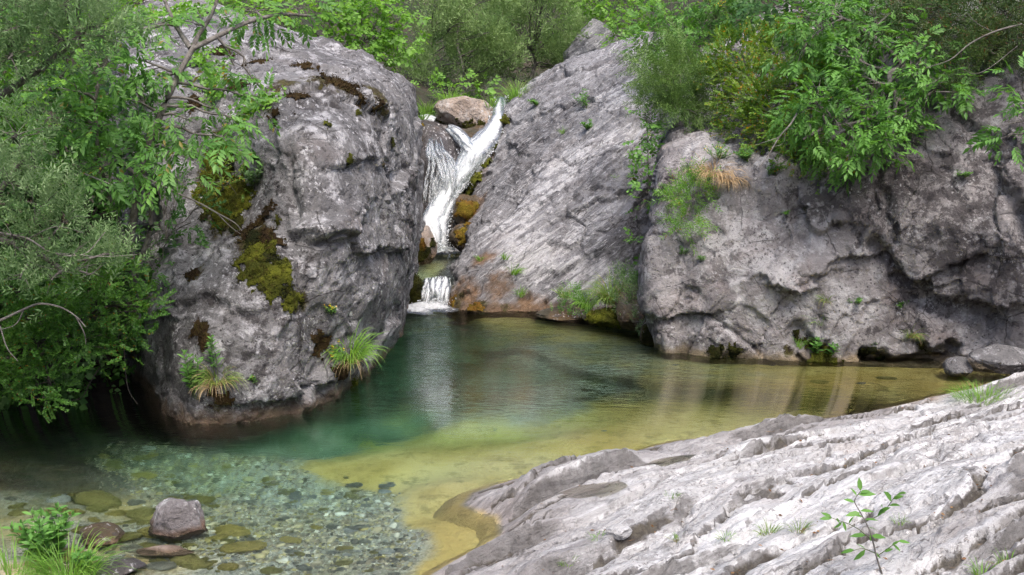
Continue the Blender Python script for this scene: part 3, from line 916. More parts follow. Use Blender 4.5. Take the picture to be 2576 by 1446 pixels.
cliff_brush = [
    dict(t='cave', pts=[(2195, 618), (2235, 655), (2270, 690)], a=0.16, w=0.10),
    dict(t='cave', pts=[(2290, 720), (2360, 765), (2430, 790), (2490, 790)], a=0.13, w=0.14),
    dict(t='ledge', pts=[(2250, 640), (2285, 690), (2340, 680), (2400, 655), (2480, 640)], a=0.10, b=0.05, up=0.45, dn=0.14, wob=0.02),
    dict(t='ledge', pts=[(2330, 690), (2370, 730), (2430, 755), (2500, 765), (2570, 755)], a=0.13, b=0.07, up=0.40, dn=0.25, wob=0.02),
    dict(t='crack', pts=[(2330, 690), (2420, 655), (2520, 625)], a=0.06, w=0.04, wob=0.03),
    dict(t='cave', pts=[(2560, 540), (2580, 580), (2600, 600)], a=0.2, w=0.10),
    dict(t='ledge', pts=[(2060, 690), (2110, 655), (2190, 645)], a=0.06, b=0.05, up=0.3, dn=0.3, wob=0.05),
    dict(t='ledge', pts=[(1960, 720), (2020, 745), (2065, 690)], a=0.08, b=0.08, up=0.3, dn=0.25, wob=0.05),
    dict(t='crack', pts=[(2230, 640), (2240, 560), (2220, 480), (2215, 430)], a=0.11, w=0.06, wob=0.04),
    dict(t='crack', pts=[(2330, 260), (2420, 300), (2480, 370), (2510, 450), (2540, 540)], a=0.13, w=0.08, wob=0.05),
    dict(t='crack', pts=[(2000, 440), (2010, 520), (1995, 600)], a=0.08, w=0.07),
    dict(t='ledge', pts=[(2040, 530), (2070, 575), (2110, 560)], a=0.10, b=0.10, up=0.22, dn=0.2, wob=0.05),
    dict(t='ledge', pts=[(1660, 500), (1720, 430), (1770, 440)], a=0.08, b=0.06, up=0.3, dn=0.3),
    dict(t='bulge', pts=[(1860, 440), (1900, 430), (1935, 450)], a=0.22, w=0.30),
    dict(t='ledge', pts=[(1930, 705), (1960, 740), (2020, 735)], a=0.06, b=0.07, up=0.3, dn=0.25),
    dict(t='ledge', pts=[(1640, 790), (1690, 800), (1720, 780), (1780, 790)], a=0.07, b=0.07, up=0.3, dn=0.2),
    dict(t='cave', pts=[(2180, 920), (2260, 915), (2340, 905), (2390, 900)], a=0.28, w=0.12),
    dict(t='cave', pts=[(2010, 850), (2040, 880)], a=0.13, w=0.13),
    dict(t='ledge', pts=[(2320, 850), (2345, 890), (2370, 895)], a=0.08, b=0.08, up=0.3, dn=0.2, wob=0.03),
    dict(t='crack', pts=[(2060, 910), (2075, 830), (2060, 770)], a=0.07, w=0.05),
    dict(t='crack', pts=[(2310, 890), (2300, 800), (2290, 740)], a=0.07, w=0.05),
    dict(t='crack', pts=[(2080, 450), (2200, 460), (2300, 445)], a=0.05, w=0.03, wob=0.04),
    dict(t='crack', pts=[(2110, 450), (2140, 540), (2150, 620)], a=0.06, w=0.04),
]


def cliff_moss(P):
    m = np.zeros(len(P))
    for s in [(1820, 895, 12.8, 60), (2050, 860, 12.6, 60), (2190, 900, 12.4, 70), (1980, 880, 12.5, 40), (2320, 870, 12.4, 30)]:
        m = np.maximum(m, spot(P, *s) * 0.7)
    return m


def cliff_lichen(P):
    m = np.zeros(len(P))
    for sx_ in [(2300, 480, 12.4, 190), (2450, 480, 12.0, 190), (2250, 560, 12.4, 120), (2400, 600, 12.1, 150), (2540, 420, 11.8, 200), (2560, 680, 11.6, 120), (2100, 480, 12.6, 120), (1720, 650, 13, 70)]:
        m = np.maximum(m, spot(P, *sx_))
    for sx_ in [(1750, 560, 13.1, 130), (1900, 640, 12.7, 150), (1980, 760, 12.5, 150), (1800, 380, 13.9, 110), (2130, 760, 12.4, 120)]:
        m -= 0.7 * spot(P, *sx_)
    return m


G = netgrid(cliff_net(), 0.026, False, rmul=[3, 1, 1, 1, 1, 1, 1.2, 1.7, 3, 5], cmul=[5, 1, 1, 1, 1, 1, 1, 1, 2.5])
make_rock('cliff', "rock_wall", "tall cracked grey rock wall with overhanging ledges behind the pool's right side", "rock wall", G, False, cliff_disp, M['cliff'],
          stain=lambda P: waterline(P, 0.0, 0.22), moss=cliff_moss, lichen=cliff_lichen, brushes=cliff_brush)
moss_patches('cliff', M['moss_dark'], [(1800, 890, 45), (1840, 885, 35), (2030, 865, 40), (2185, 885, 45), (2210, 910, 40), (2325, 870, 30), (2000, 835, 20)], thick=0.03, thr=0.5, seed=12, label="dark brown green moss low on the rock wall")
moss_patches('cliff', M['moss'], [(2065, 900, 50), (2095, 910, 35)], thick=0.035, thr=0.42, seed=14)

# ---- foreground shore of bare limestone
SHORE_V = [(960, 1700), (1020, 1560), (1085, 1450), (1150, 1412), (1240, 1368), (1262, 1340), (1255, 1302), (1205, 1286), (1166, 1268), (1190, 1240), (1250, 1220),
           (1400, 1185), (1560, 1150), (1700, 1112), (1850, 1093), (2000, 1066), (2150, 1044), (2300, 1012), (2420, 985), (2575, 948), (2800, 905)]
shore_line = np.array([unz(u, v)[:2] for u, v in SHORE_V])
shore_poly = np.concatenate([shore_line, [(14, 14), (14, -4), (-2.0, -4)]])


def inside(p, poly):
    x, y = p[:, 0], p[:, 1]
    c = np.zeros(len(p), bool)
    for (x1, y1), (x2, y2) in zip(poly, np.roll(poly, -1, 0)):
        m = (y1 > y) != (y2 > y)
        with np.errstate(divide='ignore', invalid='ignore'):
            xi = (x2 - x1) * (y - y1) / (y2 - y1) + x1
        c ^= m & (x < xi)
    return c


def seg_dist(p, line):
    best = np.full(len(p), 1e9)
    for a, b in zip(line[:-1], line[1:]):
        ab = b - a
        t = np.clip(((p - a) @ ab) / (ab @ ab), 0, 1)
        best = np.minimum(best, np.linalg.norm(p - (a + t[:, None] * ab), axis=1))
    return best


A_ = radians(39)
E1, E2 = np.array([cos(A_), sin(A_)]), np.array([sin(A_), -cos(A_)])


def shore_height(p, detail=True):
    s = seg_dist(p, shore_line) * np.where(inside(p, shore_poly), 1, -1)
    P3 = np.concatenate([p, np.zeros((len(p), 1))], 1)
    q1, q2 = p @ E1, p @ E2
    pos = np.maximum(s, 0)
    h = np.where(s > 0, 0.05 * (1 - np.exp(-pos / 0.10)) + 0.155 * pos + 0.012 * pos ** 2, np.where(s > -0.10, 0.42 * s, -0.042 + 1.3 * (s + 0.10)))
    h = np.maximum(h, -1.1)
    S3 = np.stack([q1 * 0.45, q2 * 1.25, q2 * 0], 1)
    h += 0.07 * fbm(S3, 1.1, 3, 0.5, 41) * sst(-0.1, 0.6, s)
    inl = sst(0.0, 0.35, s)
    L3 = np.stack([q1 * 0.5, q2, q1 * 0], 1)
    wv = fbm(L3, 0.6, 3, 0.5, 42)
    wv2 = fbm(np.stack([q1 * 0.55, q2, q1 * 0], 1), 2.6, 4, 0.6, 43)
    face = np.zeros(len(p))
    seam = np.zeros(len(p))
    for th, am, sd, cut in ((0.74, 0.20, 1.0, 0.88), (0.29, 0.075, 2.0, 0.86), (0.105, 0.020, 3.0, 0.82)):
        t = (q2 + 0.75 * wv + (0.10 + 0.05 * sd) * wv2 + 0.010 * fbm(P3, 6, 3, 0.6, 44)) / th + sd * 0.37 + 0.8 * fbm(L3, 0.35, 2, 0.5, 50 + sd)
        k = np.floor(t).astype(int)
        fr = t - k
        prof = np.where(fr < cut, (fr / cut) ** 0.8, ((1 - fr) / (1 - cut)) ** 1.3)      # long rise away from the water, then a steep drop
        groove = np.exp(-(np.minimum(fr, 1 - fr) * th / 0.018) ** 2)
        mod = np.clip(0.22 + 0.55 * RND[(k * 29 + int(sd * 7)) & 255, 1] + 1.9 * fbm(np.stack([q1, k * 2.7 + sd, k * 0.0], 1), 0.6, 3, 0.55, sd), 0.0, 1.5)
        h += (am * (prof - 0.5) - (0.05 if sd < 3 else 0.012) * groove) * mod * 1.2 * (0.12 + 0.88 * inl)
        if sd < 3:
            seam = np.maximum(seam, np.exp(-(np.minimum(fr, 1 - fr) * th / 0.042) ** 2) * np.clip(mod * 1.6 - 0.2, 0, 1))
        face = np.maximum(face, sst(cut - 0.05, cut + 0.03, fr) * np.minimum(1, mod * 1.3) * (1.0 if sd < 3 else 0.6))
    W3 = np.stack([q1 * 0.5, q2 * 1.4, q1 * 0], 1) + 0.15 * np.stack([wv, wv2, wv], 1)
    f, e, c = facet(W3 * 2.0, 0.016, 0.07, 0.04)
    h += (f - 0.02 * (1 - sst(0, 0.05, e)) * (RND[c, 1] > 0.55)) * inl
    f, e, c = facet(W3 * 6.5 + 11, 0.006, 0.026, 0.08)
    h += f * inl * sst(-0.2, 0.2, fbm(P3, 0.9, 2, seed=48))
    h += 0.016 * (ridged(np.stack([q1 * 0.35, q2 * 1.8, q1 * 0], 1), 3.0, 4, 0.6, 46) - 0.4) * inl + 0.006 * fbm(P3, 11, 4, 0.6, 47)
    return h, s, face, seam


PUDDLES = [(1680, 1160, 60, 12), (1500, 1228, 75, 9)]
e1 = np.arange(-1.6, 9.6, 0.021)
e2 = np.arange(-2.2, 4.4, 0.021)
gg1, gg2 = np.meshgrid(e1, e2)
org2 = np.array([-0.4, 7.0])
pp = org2 + gg1.reshape(-1, 1) * E1 + gg2.reshape(-1, 1) * E2
hh, ss_, face_, seam_ = shore_height(pp)
# drop what the camera could never reach (behind it, far beyond) to keep the sheet light
hp = hh.copy()
pud = []
for (u, v, ru, rv) in PUDDLES:
    zc = 0.13
    for _ in range(6):
        c = unz(u, v, zc)
        near = np.linalg.norm(pp - c[:2], axis=1) < 0.12
        zc = float(np.median(hp[near])) - 0.01
    c = unz(u, v, zc)
    a = unz(u + ru, v - ru * 0.22, zc)[:2] - c[:2]
    la = np.linalg.norm(a)
    a = a / la
    bdir = np.array([-a[1], a[0]])
    lb = 0.12
    q = pp - c[:2]
    rr = np.sqrt(((q @ a) / la) ** 2 + ((q @ bdir) / lb) ** 2) + 0.25 * fbm(np.concatenate([pp, np.zeros((len(pp), 1))], 1), 3, 3, seed=61)
    f = 1 - sst(0.7, 1.6, rr)
    hp = hp * (1 - f) + (zc - 0.05 + 0.03 * rr) * f
    pud.append((c, a, bdir, la, lb, zc))
Psh = np.concatenate([pp, hp[:, None]], 1)
nr, nc = gg1.shape
keepv = (pp[:, 1] > 2.6) & (pp[:, 0] > -2.2) & (pp[:, 0] < 8.0) & (pp[:, 1] < 13.5) & (ss_ > -1.6)
Fsh = gridfaces(nr, nc)
Fsh = Fsh[keepv[Fsh].all(1)]
ids, inv = np.unique(Fsh, return_inverse=True)
Fsh = inv.reshape(Fsh.shape)[:, ::-1]
Psh, ss_, face_, seam_ = Psh[ids], ss_[ids], face_[ids], seam_[ids]
stn = np.clip(1.0 - ss_ / (0.34 + 0.45 * np.clip(fbm(Psh, 0.9, 3, seed=51) + 0.3, 0, 1)), 0, 1) * 0.9
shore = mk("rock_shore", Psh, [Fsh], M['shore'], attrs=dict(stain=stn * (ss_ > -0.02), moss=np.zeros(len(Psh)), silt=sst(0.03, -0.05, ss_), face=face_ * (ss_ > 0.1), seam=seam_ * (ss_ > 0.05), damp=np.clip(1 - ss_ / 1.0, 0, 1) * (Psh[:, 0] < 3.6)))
tag(shore, "bare pale limestone shore with slanting weathered ridges in front of the pool", kind="structure")
a, b_, c_ = Psh[Fsh[:, 0]], Psh[Fsh[:, 1]], Psh[Fsh[:, 2]]
fn = np.cross(b_ - a, c_ - a)
Nn = np.zeros_like(Psh)
for k in range(4):
    np.add.at(Nn, Fsh[:, k], fn)
ROCKS['shore'] = dict(P=Psh, N=nrm(Nn), pr=proj(Psh), F=Fsh, o=shore)

# ------------------------------------------------------------------ stream bed, banks, hillside
BED = [(1080, 960, 1.9), (980, 1000, 1.8), (1150, 900, 1.45), (1280, 960, 1.05), (1100, 850, 1.3), (1050, 795, 0.6), (1250, 805, .35), (1450, 845, .45), (1600, 900, .45),
       (1330, 900, .55), (1420, 1000, .62), (1250, 1080, .75), (1000, 1080, 1.3), (800, 1120, 1.2), (700, 1095, 1.3), (560, 1100, 1.1), (1600, 1000, .42), (1800, 970, .45), (2000, 980, .32), (2200, 985, .22),
       (2350, 970, .14), (1700, 1060, .3), (1500, 1120, .25), (1300, 1170, .28), (1150, 1235, .22), (1050, 1180, .42), (900, 1200, .45), (760, 1230, .5), (600, 1190, .65),
       (400, 1150, .8), (250, 1090, .9), (200, 1200, .45), (320, 1270, .30), (150, 1310, .15), (450, 1330, .22), (600, 1300, .32), (700, 1400, .2), (900, 1350, .25),
       (1000, 1440, .13), (1150, 1340, .12), (500, 1430, .12), (300, 1440, .08), (120, 1390, 0.02), (60, 1440, -0.05), (0, 1250, .3), (0, 1100, .6), (-200, 1200, .3), (1020, 900, 1.7), (900, 1050, 1.6)]


def under(u, v, dep):
    """point at a depth under the water, along the bent line of sight"""
    p = unz(u, v)
    d = p - np.array([0, 0, CAMH])
    hz = np.linalg.norm(d[:2])
    si = hz / np.linalg.norm(d) / 1.333
    off = max(dep, 0) * si / math.sqrt(1 - si * si)
    return p[:2] + d[:2] / hz * off


bp = np.array([[*under(u, v, d), d] for u, v, d in BED])
OCH = [(1150, 1150, 1), (1400, 1100, 1), (1700, 1050, 1), (2000, 1000, 1), (1200, 1350, 1), (1100, 1425, 1), (1010, 1200, 1), (860, 1170, 1), (1300, 1200, 1), (1150, 1250, 1), (1080, 1300, 1),
       (1500, 970, .25), (1450, 840, .6), (1250, 800, .9), (1650, 910, .5), (1900, 960, .6), (2200, 985, .9), (1350, 1030, .25), (1700, 990, .45), (1550, 890, .35), (1350, 900, .2), (1600, 1060, 1), (1080, 1120, .9),
       (50, 1180, .4), (0, 1300, .35), (700, 1300, 0), (860, 1340, 0), (600, 1200, 0), (450, 1150, 0), (940, 1310, 0), (960, 1400, 0), (650, 1420, 0), (740, 1200, 0), (640, 1150, 0), (900, 1250, 0.05),
       (1080, 960, .1), (1000, 900, .1), (1180, 960, .15), (880, 1080, .1), (1150, 850, .2), (300, 1330, .35), (200, 1270, .45), (450, 1400, .4), (1020, 1050, .3), (1000, 1350, 0.1), (1010, 1420, 0.15), (780, 1130, .05)]



def idw(p, pts, pw=3.2, soft=0.02):
    num = np.zeros(len(p))
    den = np.zeros(len(p))
    for x, y, d in pts:
        w = 1.0 / (((p[:, 0] - x) ** 2 + (p[:, 1] - y) ** 2 + soft) ** (pw / 2))
        num += w * d
        den += w
    return num / den


op = []
for u, v, d in OCH:
    q = unz(u, v)[:2]
    for _ in range(4):
        q = under(u, v, float(idw(q[None], bp)[0]))
    op.append([*q, d])
op = np.array(op)
SHELF = np.array([unz(u, v)[:2] for u, v in [(1130, 815), (1260, 850), (1400, 890), (1520, 930), (1640, 955), (1800, 955), (2000, 965), (2180, 968), (2300, 955)]])


def bed_height(p):
    P3 = np.concatenate([p, np.zeros((len(p), 1))], 1)
    h = -idw(p, bp)
    sd = seg_dist(p, SHELF)
    north = np.interp(p[:, 0], SHELF[:, 0], SHELF[:, 1]) < p[:, 1] + 0.06 * fbm(P3, 1.5, 3, seed=72)
    fade = sst(SHELF[0, 0], SHELF[0, 0] + 0.5, p[:, 0]) * (1 - sst(SHELF[-1, 0] - 0.8, SHELF[-1, 0], p[:, 0]))
    h0 = h
    h = h + np.where(north, 0.22 * np.exp(-sd / 0.5), -0.15 * np.exp(-sd / 0.3)) * fade
    h = np.where(north, np.minimum(h, np.maximum(h0, -0.06)), h)
    h += 0.05 * fbm(P3, 1.2, 4, 0.5, 71) * sst(0.05, 0.4, -h) + 0.014 * fbm(P3, 5, 4, 0.6, 73)
    h = np.minimum(h, 0.25)
    # rise of the left bank, and the step that carries the upper pool
    bank_y = np.interp(p[:, 0], [-9, -5, -4.0, -3.3, -3.0], [10.6, 11.4, 12.2, 12.6, 14.5])
    left = np.maximum(0, p[:, 1] - bank_y) * (p[:, 0] < -2.9)
    h = np.where(left > 0, np.minimum(h, -0.1) + 0.1 * 0 + np.minimum(left * 1.1, 1.5) + 0.15 * fbm(P3, 1.6, 4, seed=74), h)
    side = np.maximum(0, -5.6 - p[:, 0])
    h += side * 0.5
    h += np.maximum(0, 5.2 - p[:, 1]) * 0.25
    step = sst(16.25, 16.5, p[:, 1])
    h = h * (1 - step) + step * (0.06 + 0.06 * fbm(P3, 3, 3, seed=75)) * (p[:, 0] > -2.8) + step * h * (p[:, 0] <= -2.8)
    return h


bx, by = np.meshgrid(np.arange(-10, 9.01, 0.065), np.arange(2.2, 20.6, 0.065))
pb = np.stack([bx.ravel(), by.ravel()], 1)
hb = bed_height(pb)
och = np.clip(idw(pb, op, 3.6), 0, 1)
PB = np.concatenate([pb, hb[:, None]], 1)
b = NB("stream_bed")
co = b.coords()
oc = b.attr("ochre")
ocf = b.ss(b.math('ADD', oc, b.math('MULTIPLY', b.math('SUBTRACT', b.noise(co, 2.2, 8, 0.62), 0.5), 0.9)), 0.22, 0.72)
vg = b.n("TexVoronoi", {"Vector": co, "Scale": 26.0}, feature='F1')
gcol = b.mix(b.n("SeparateColor", {0: vg.outputs["Color"]}).outputs[0], (0.20, 0.192, 0.15), (0.43, 0.415, 0.34))
vg2 = b.n("TexVoronoi", {"Vector": co, "Scale": 70.0}, feature='F1')
gcol = b.mix(0.4, gcol, b.mix(b.n("SeparateColor", {0: vg2.outputs["Color"]}).outputs[1], (0.12, 0.12, 0.11), (0.5, 0.5, 0.48)))
gcol = b.mix(b.math('MULTIPLY', b.ss(b.noise(co, 1.4, 6), 0.45, 0.65), 0.5), gcol, (0.20, 0.18, 0.07))
ocol = b.mix(b.ss(b.noise(co, 1.5, 8, 0.6), 0.38, 0.64), (0.47, 0.345, 0.115), (0.58, 0.45, 0.185))
ocol = b.mix(b.math('MULTIPLY', b.ss(b.noise(co, 5.5, 10, 0.68), 0.52, 0.66), 0.55), ocol, (0.22, 0.17, 0.045))
ocol = b.mix(b.math('MULTIPLY', b.ss(b.noise(co, 3.2, 8, 0.65), 0.58, 0.68), 0.5), ocol, (0.10, 0.10, 0.03))
gcol = b.mix(b.math('MULTIPLY', b.attr("algae"), 0.85), gcol, b.mix(b.ss(b.noise(co, 2.5, 6, .65), .4, .62), (0.085, 0.110, 0.062), (0.17, 0.20, 0.125)))
bcol = b.mix(ocf, gcol, ocol)
z = b.n("SeparateXYZ", {0: b.n("NewGeometry").outputs["Position"]}).outputs[2]
bcol = b.mix(b.math('MAXIMUM', b.ss(z, 0.08, 0.3), b.attr("bank_shade")), bcol, b.mix(b.ss(b.noise(co, 6, 8, .7), .4, .6), (0.020, 0.014, 0.010), (0.055, 0.040, 0.026)))
nm = b.bump(b.noise(co, 9, 10, 0.7), 0.05, 0.7)
nm = b.bump(vg.outputs["Distance"], 0.02, 0.6, nm)
b.surf(b.n("BsdfPrincipled", {"Base Color": bcol, "Roughness": 0.8, "Specular IOR Level": 0.2, "Normal": nm}).outputs[0])
bed = mk("stream_bed", PB, [gridfaces(*bx.shape)], b.m, attrs=dict(ochre=och, algae=sst(0.75, 1.3, -hb), bank_shade=np.maximum(sst(9.3, 10.6, pb[:, 1] + 0.4 * fbm(PB, 1.1, 3)) * sst(-2.2, -3.1, pb[:, 0]), 0.85 * sst(7.9, 8.9, pb[:, 1] + 0.4 * fbm(PB, 1.1, 3)) * sst(-2.5, -3.6, pb[:, 0]))))  # left bank and shallows coloured dark to imitate shade under the overhang
tag(bed, "stream bed of ochre silt and grey gravel under the clear pool", kind="structure")
ROCKS['bed'] = dict(P=PB, N=np.tile([0, 0, 1.0], (len(PB), 1)), pr=proj(PB))


def bed_at(x, y):
    return float(bed_height(np.array([[x, y]]))[0])


# hillside behind everything
def hill_height(p):
    P3 = np.concatenate([p, np.zeros((len(p), 1))], 1)
    x, y = p[:, 0], p[:, 1]
    floor_ = np.interp(y, [15, 20.9, 21.8, 23, 30, 45, 90, 160], [-0.8, -0.8, 2.55, 2.70, 3.0, 9.0, 36, 70])
    cx = -0.45 + 0.10 * np.maximum(0, y - 21)
    ax = np.abs(x - cx)
    wd = 0.9
    s = np.maximum(0, ax - wd)
    sidek = np.where(x < cx, 0.62, 0.75)
    h = floor_ + np.where(y < 21.5, np.minimum(s * 0.75 * sidek, 8), np.minimum(s * sidek, 16))
    h += 0.6 * fbm(P3, 0.18, 4, 0.5, 81) * sst(0.3, 3, s) + 0.12 * fbm(P3, 1.2, 3, 0.5, 82)
    return h


hx = np.concatenate([np.arange(-60, -8, 1.2), np.arange(-8, 9, 0.25), np.arange(9, 62, 1.2)])
hy = np.concatenate([np.arange(16.6, 26, 0.22), np.arange(26, 60, 0.8), np.arange(60, 161, 4)])
hx, hy = np.meshgrid(hx, hy)
ph = np.stack([hx.ravel(), hy.ravel()], 1)
PH = np.concatenate([ph, hill_height(ph)[:, None]], 1)
Fh = gridfaces(*hx.shape)
cxy = PH[Fh].mean(1)
# leave the ground open where the pool and its rock basin lie
Fh = Fh[~((cxy[:, 1] < 20.5) & (np.abs(cxy[:, 0] + 0.4) < 2.2))]
b = NB("hillside_soil")
co = b.coords()
col = b.mix(b.ss(b.noise(co, 1.1, 8, 0.65), 0.4, 0.6), (0.022, 0.026, 0.012), (0.045, 0.034, 0.022))
col = b.mix(b.ss(b.noise(co, 5, 8, 0.7), 0.5, 0.62), col, (0.02, 0.04, 0.010))
b.surf(b.n("BsdfPrincipled", {"Base Color": col, "Roughness": 0.95, "Normal": b.bump(b.noise(co, 8, 8, 0.7), 0.1)}).outputs[0])
hill = mk("hillside", PH, [Fh], b.m)
tag(hill, "wooded hillside rising behind the gorge", kind="structure")

# unseen slope added behind and beside the viewer to block low sky light
va = np.radians(np.arange(148, 393, 4.0))            # a horseshoe, open towards the falls
vr = np.array([9.5, 11, 13, 16, 20, 26, 34, 46, 60])
VA, VR = np.meshgrid(va, vr)
vx_, vy_ = VR * np.cos(VA + radians(0)), 4.0 + VR * np.sin(VA)
vh = np.interp(VR, [9.5, 11, 16, 26, 60], [-0.5, 0.6, 3.2, 8.5, 22])
PV = np.stack([vx_.ravel(), vy_.ravel(), vh.ravel()], 1)
PV[:, 2] += 1.2 * fbm(PV, 0.2, 4, 0.5, 85)
side_ = mk("unseen_slope", PV, [gridfaces(*VA.shape)[:, ::-1]], b.m)
tag(side_, "unseen gorge slope added around the near bank to block low sky light", kind="structure")

# ------------------------------------------------------------------ water
def water_mat(name, dens, ripple, far, tint=(0.97, 1.0, 0.985), absorb=(0.15, 0.80, 0.62)):
    b = NB(name)
    pos = b.n("NewGeometry").outputs["Position"]
    sc = b.n("Mapping", {"Vector": pos, "Scale": (1.0, 2.0, 1.0), "Rotation": (0, 0, radians(12))}).outputs[0]
    h = b.math('ADD', b.noise(sc, 4.2, 3, 0.5, 0.6), b.math('MULTIPLY', b.noise(sc, 13.0, 3, 0.5, 0.3), 0.35))
    if far:
        d = b.n("VectorMath", {0: pos, 1: (-1.05, 14.0, 0.0)}, operation='DISTANCE').outputs["Value"]
        k = b.math('ADD', b.math('MULTIPLY', b.ss(d, 4.6, 0.8), 1.0), 0.10)
    else:
        k = 1.0
    nm = b.n("Bump", {"Height": h, "Distance": ripple, "Strength": 1.0}).outputs[0]
    if far:
        up = b.n("NewGeometry").outputs["Normal"]
        mixn = b.n("Mix", data_type='VECTOR')
        b.t.links.new(k, mixn.inputs[0])
        b.t.links.new(up, mixn.inputs[4])
        b.t.links.new(nm, mixn.inputs[5])
        nm = b.n("VectorMath", {0: mixn.outputs[1]}, operation='NORMALIZE').outputs[0]
    fr = b.n("Fresnel", {"IOR": 1.333, "Normal": nm}).outputs[0]
    tr = b.n("BsdfRefraction", {"Color": tint, "IOR": 1.333, "Roughness": 0.0, "Normal": nm})
    gl = b.n("BsdfGlossy", {"Color": (1, 1, 1), "Roughness": 0.085, "Normal": nm})
    b.surf(b.n("MixShader", {0: fr, 1: tr.outputs[0], 2: gl.outputs[0]}).outputs[0])
    if dens > 0:
        ab = b.n("VolumeAbsorption", {"Color": absorb, "Density": dens})
        b.vol(ab.outputs[0])
    return b.m


def box_water(name, x0, x1, y0, y1, zt, zb, mat, label):
    V = np.array([(x0, y0, zb), (x1, y0, zb), (x1, y1, zb), (x0, y1, zb), (x0, y0, zt), (x1, y0, zt), (x1, y1, zt), (x0, y1, zt)], float)
    Fq = np.array([(3, 2, 1, 0), (4, 5, 6, 7), (0, 1, 5, 4), (1, 2, 6, 5), (2, 3, 7, 6), (3, 0, 4, 7)])
    o = mk(name, V, [Fq], mat, smooth=False)
    return tag(o, label, kind="structure")


M['pool'] = water_mat("pool_water", 0.34, 0.06, True, absorb=(0.10, 0.90, 0.68))
M['upper'] = water_mat("upper_pool_water", 0.5, 0.05, False)
M['puddle'] = water_mat("puddle_water", 0.0, 0.004, False, tint=(0.93, 0.90, 0.84))
box_water("pool_water", -9.6, 8.6, 2.4, 16.52, 0.0, -3.2, M['pool'], "clear green pool water with ripples below the waterfall")
box_water("upper_pool_water", -2.4, 1.4, 16.40, 20.3, 0.30, -0.9, M['upper'], "small upper pool between the two falls")
box_water("stream_water", -1.6, 1.6, 21.55, 30, 2.82, 2.0, M['upper'], "stream water above the waterfall")
for (c, a, bd, la, lb, zc) in pud:
    n = 28
    th = np.linspace(0, 2 * pi, n, endpoint=False)
    rr = 1.15 + 0.12 * np.sin(3 * th + c[0]) + 0.08 * np.sin(5 * th)
    V = np.array([[*(c[:2] + a * la * r * cos(t) + bd * lb * r * sin(t)), zc - 0.012] for t, r in zip(th, rr)])
    V = np.concatenate([[[c[0], c[1], zc - 0.012]], V])
    Ft = np.array([[0, k + 1, (k + 1) % n + 1] for k in range(n)])
    o = mk("puddle", V, [Ft], M['puddle'], origin=c)
    o["kind"] = "structure"
    o["label"] = "shallow brown puddle lying in a hollow of the limestone shore"

# ---- white water
def white_mat(name, dens, sx, sy, lo, hi):
    b = NB(name)
    uv = b.n("TexCoord").outputs["UV"]
    s1 = b.n("Mapping", {"Vector": uv, "Scale": (sx, sy, 1)}).outputs[0]
    n1 = b.noise(s1, 1.0, 8, 0.65, 0.25)
    s2 = b.n("Mapping", {"Vector": uv, "Scale": (sx * 3.1, sy * 2.2, 1)}).outputs[0]
    n2 = b.noise(s2, 1.0, 5, 0.6, 0.2)
    ed = b.attr("edge")
    a = b.ss(b.math('ADD', b.math('ADD', b.math('MULTIPLY', n1, 0.65), b.math('MULTIPLY', n2, 0.35)), b.math('MULTIPLY', ed, dens)), lo, hi)
    nm = b.bump(b.math('ADD', n1, b.math('MULTIPLY', n2, 0.5)), 0.12, 0.8)
    df = b.n("BsdfPrincipled", {"Base Color": (0.86, 0.88, 0.90), "Roughness": 0.35, "Specular IOR Level": 0.4, "Normal": nm})
    tl = b.n("BsdfTranslucent", {"Color": (0.86, 0.88, 0.90), "Normal": nm})
    wh = b.n("MixShader", {0: 0.3, 1: df.outputs[0], 2: tl.outputs[0]})
    tr = b.n("BsdfTransparent", {"Color": (0.96, 0.98, 0.98)})
    gl = b.n("BsdfGlossy", {"Roughness": 0.15, "Normal": nm})
    thin = b.n("MixShader", {0: b.n("Fresnel", {"IOR": 1.33, "Normal": nm}).outputs[0], 1: tr.outputs[0], 2: gl.outputs[0]})
    b.surf(b.n("MixShader", {0: a, 1: thin.outputs[0], 2: wh.outputs[0]}).outputs[0])
    return b.m


def ribbon(name, pts, mat, parent=None, nu=30, seg=14, bulge=0.12, lump=0.04, seed=0, edgew=0.55):
    """sheet of falling water along a course; pts: (u,v,d,half width in picture units)"""
    C = np.array([unp(u, v, d) for u, v, d, w in pts])
    W = np.array([w / FPX * d for u, v, d, w in pts])
    ns = [seg] * (len(C) - 1)
    C = cr(C, ns)
    W = cr(W[:, None], ns)[:, 0]
    T = nrm(np.gradient(C, axis=0))
    side = nrm(np.cross(T, np.array([0, -0.9, 0.45])))
    side = side * np.sign(side[:, :1] + 1e-9)
    out = nrm(np.cross(side, T))
    out = out * np.where((out @ np.array([0, -0.8, 0.6]))[:, None] < 0, -1, 1)
    s = np.linspace(-1, 1, nu)
    V = C[:, None] + side[:, None] * (s[None, :, None] * W[:, None, None]) + out[:, None] * ((1 - s[None, :, None] ** 2) * bulge * np.minimum(1, W / 0.2)[:, None, None])
    ln = np.concatenate([[0], np.cumsum(np.linalg.norm(np.diff(C, axis=0), axis=1))])
    Pf = V.reshape(-1, 3)
    uvw = np.stack([np.broadcast_to(s[None] * W[:, None], V.shape[:2]).ravel(), np.broadcast_to(ln[:, None], V.shape[:2]).ravel()], 1)
    Q = np.stack([uvw[:, 0] * 7, uvw[:, 1] * 2.2, np.full(len(uvw), seed * 1.7)], 1)
    Pf = Pf + np.broadcast_to(out[:, None], V.shape).reshape(-1, 3) * (lump * fbm(Q, 1.0, 4, 0.6, seed))[:, None]
    ed = np.broadcast_to((np.minimum(1, (1 - np.abs(s)) / edgew))[None], V.shape[:2]).ravel()
    return Pf, gridfaces(*V.shape[:2]), uvw, ed


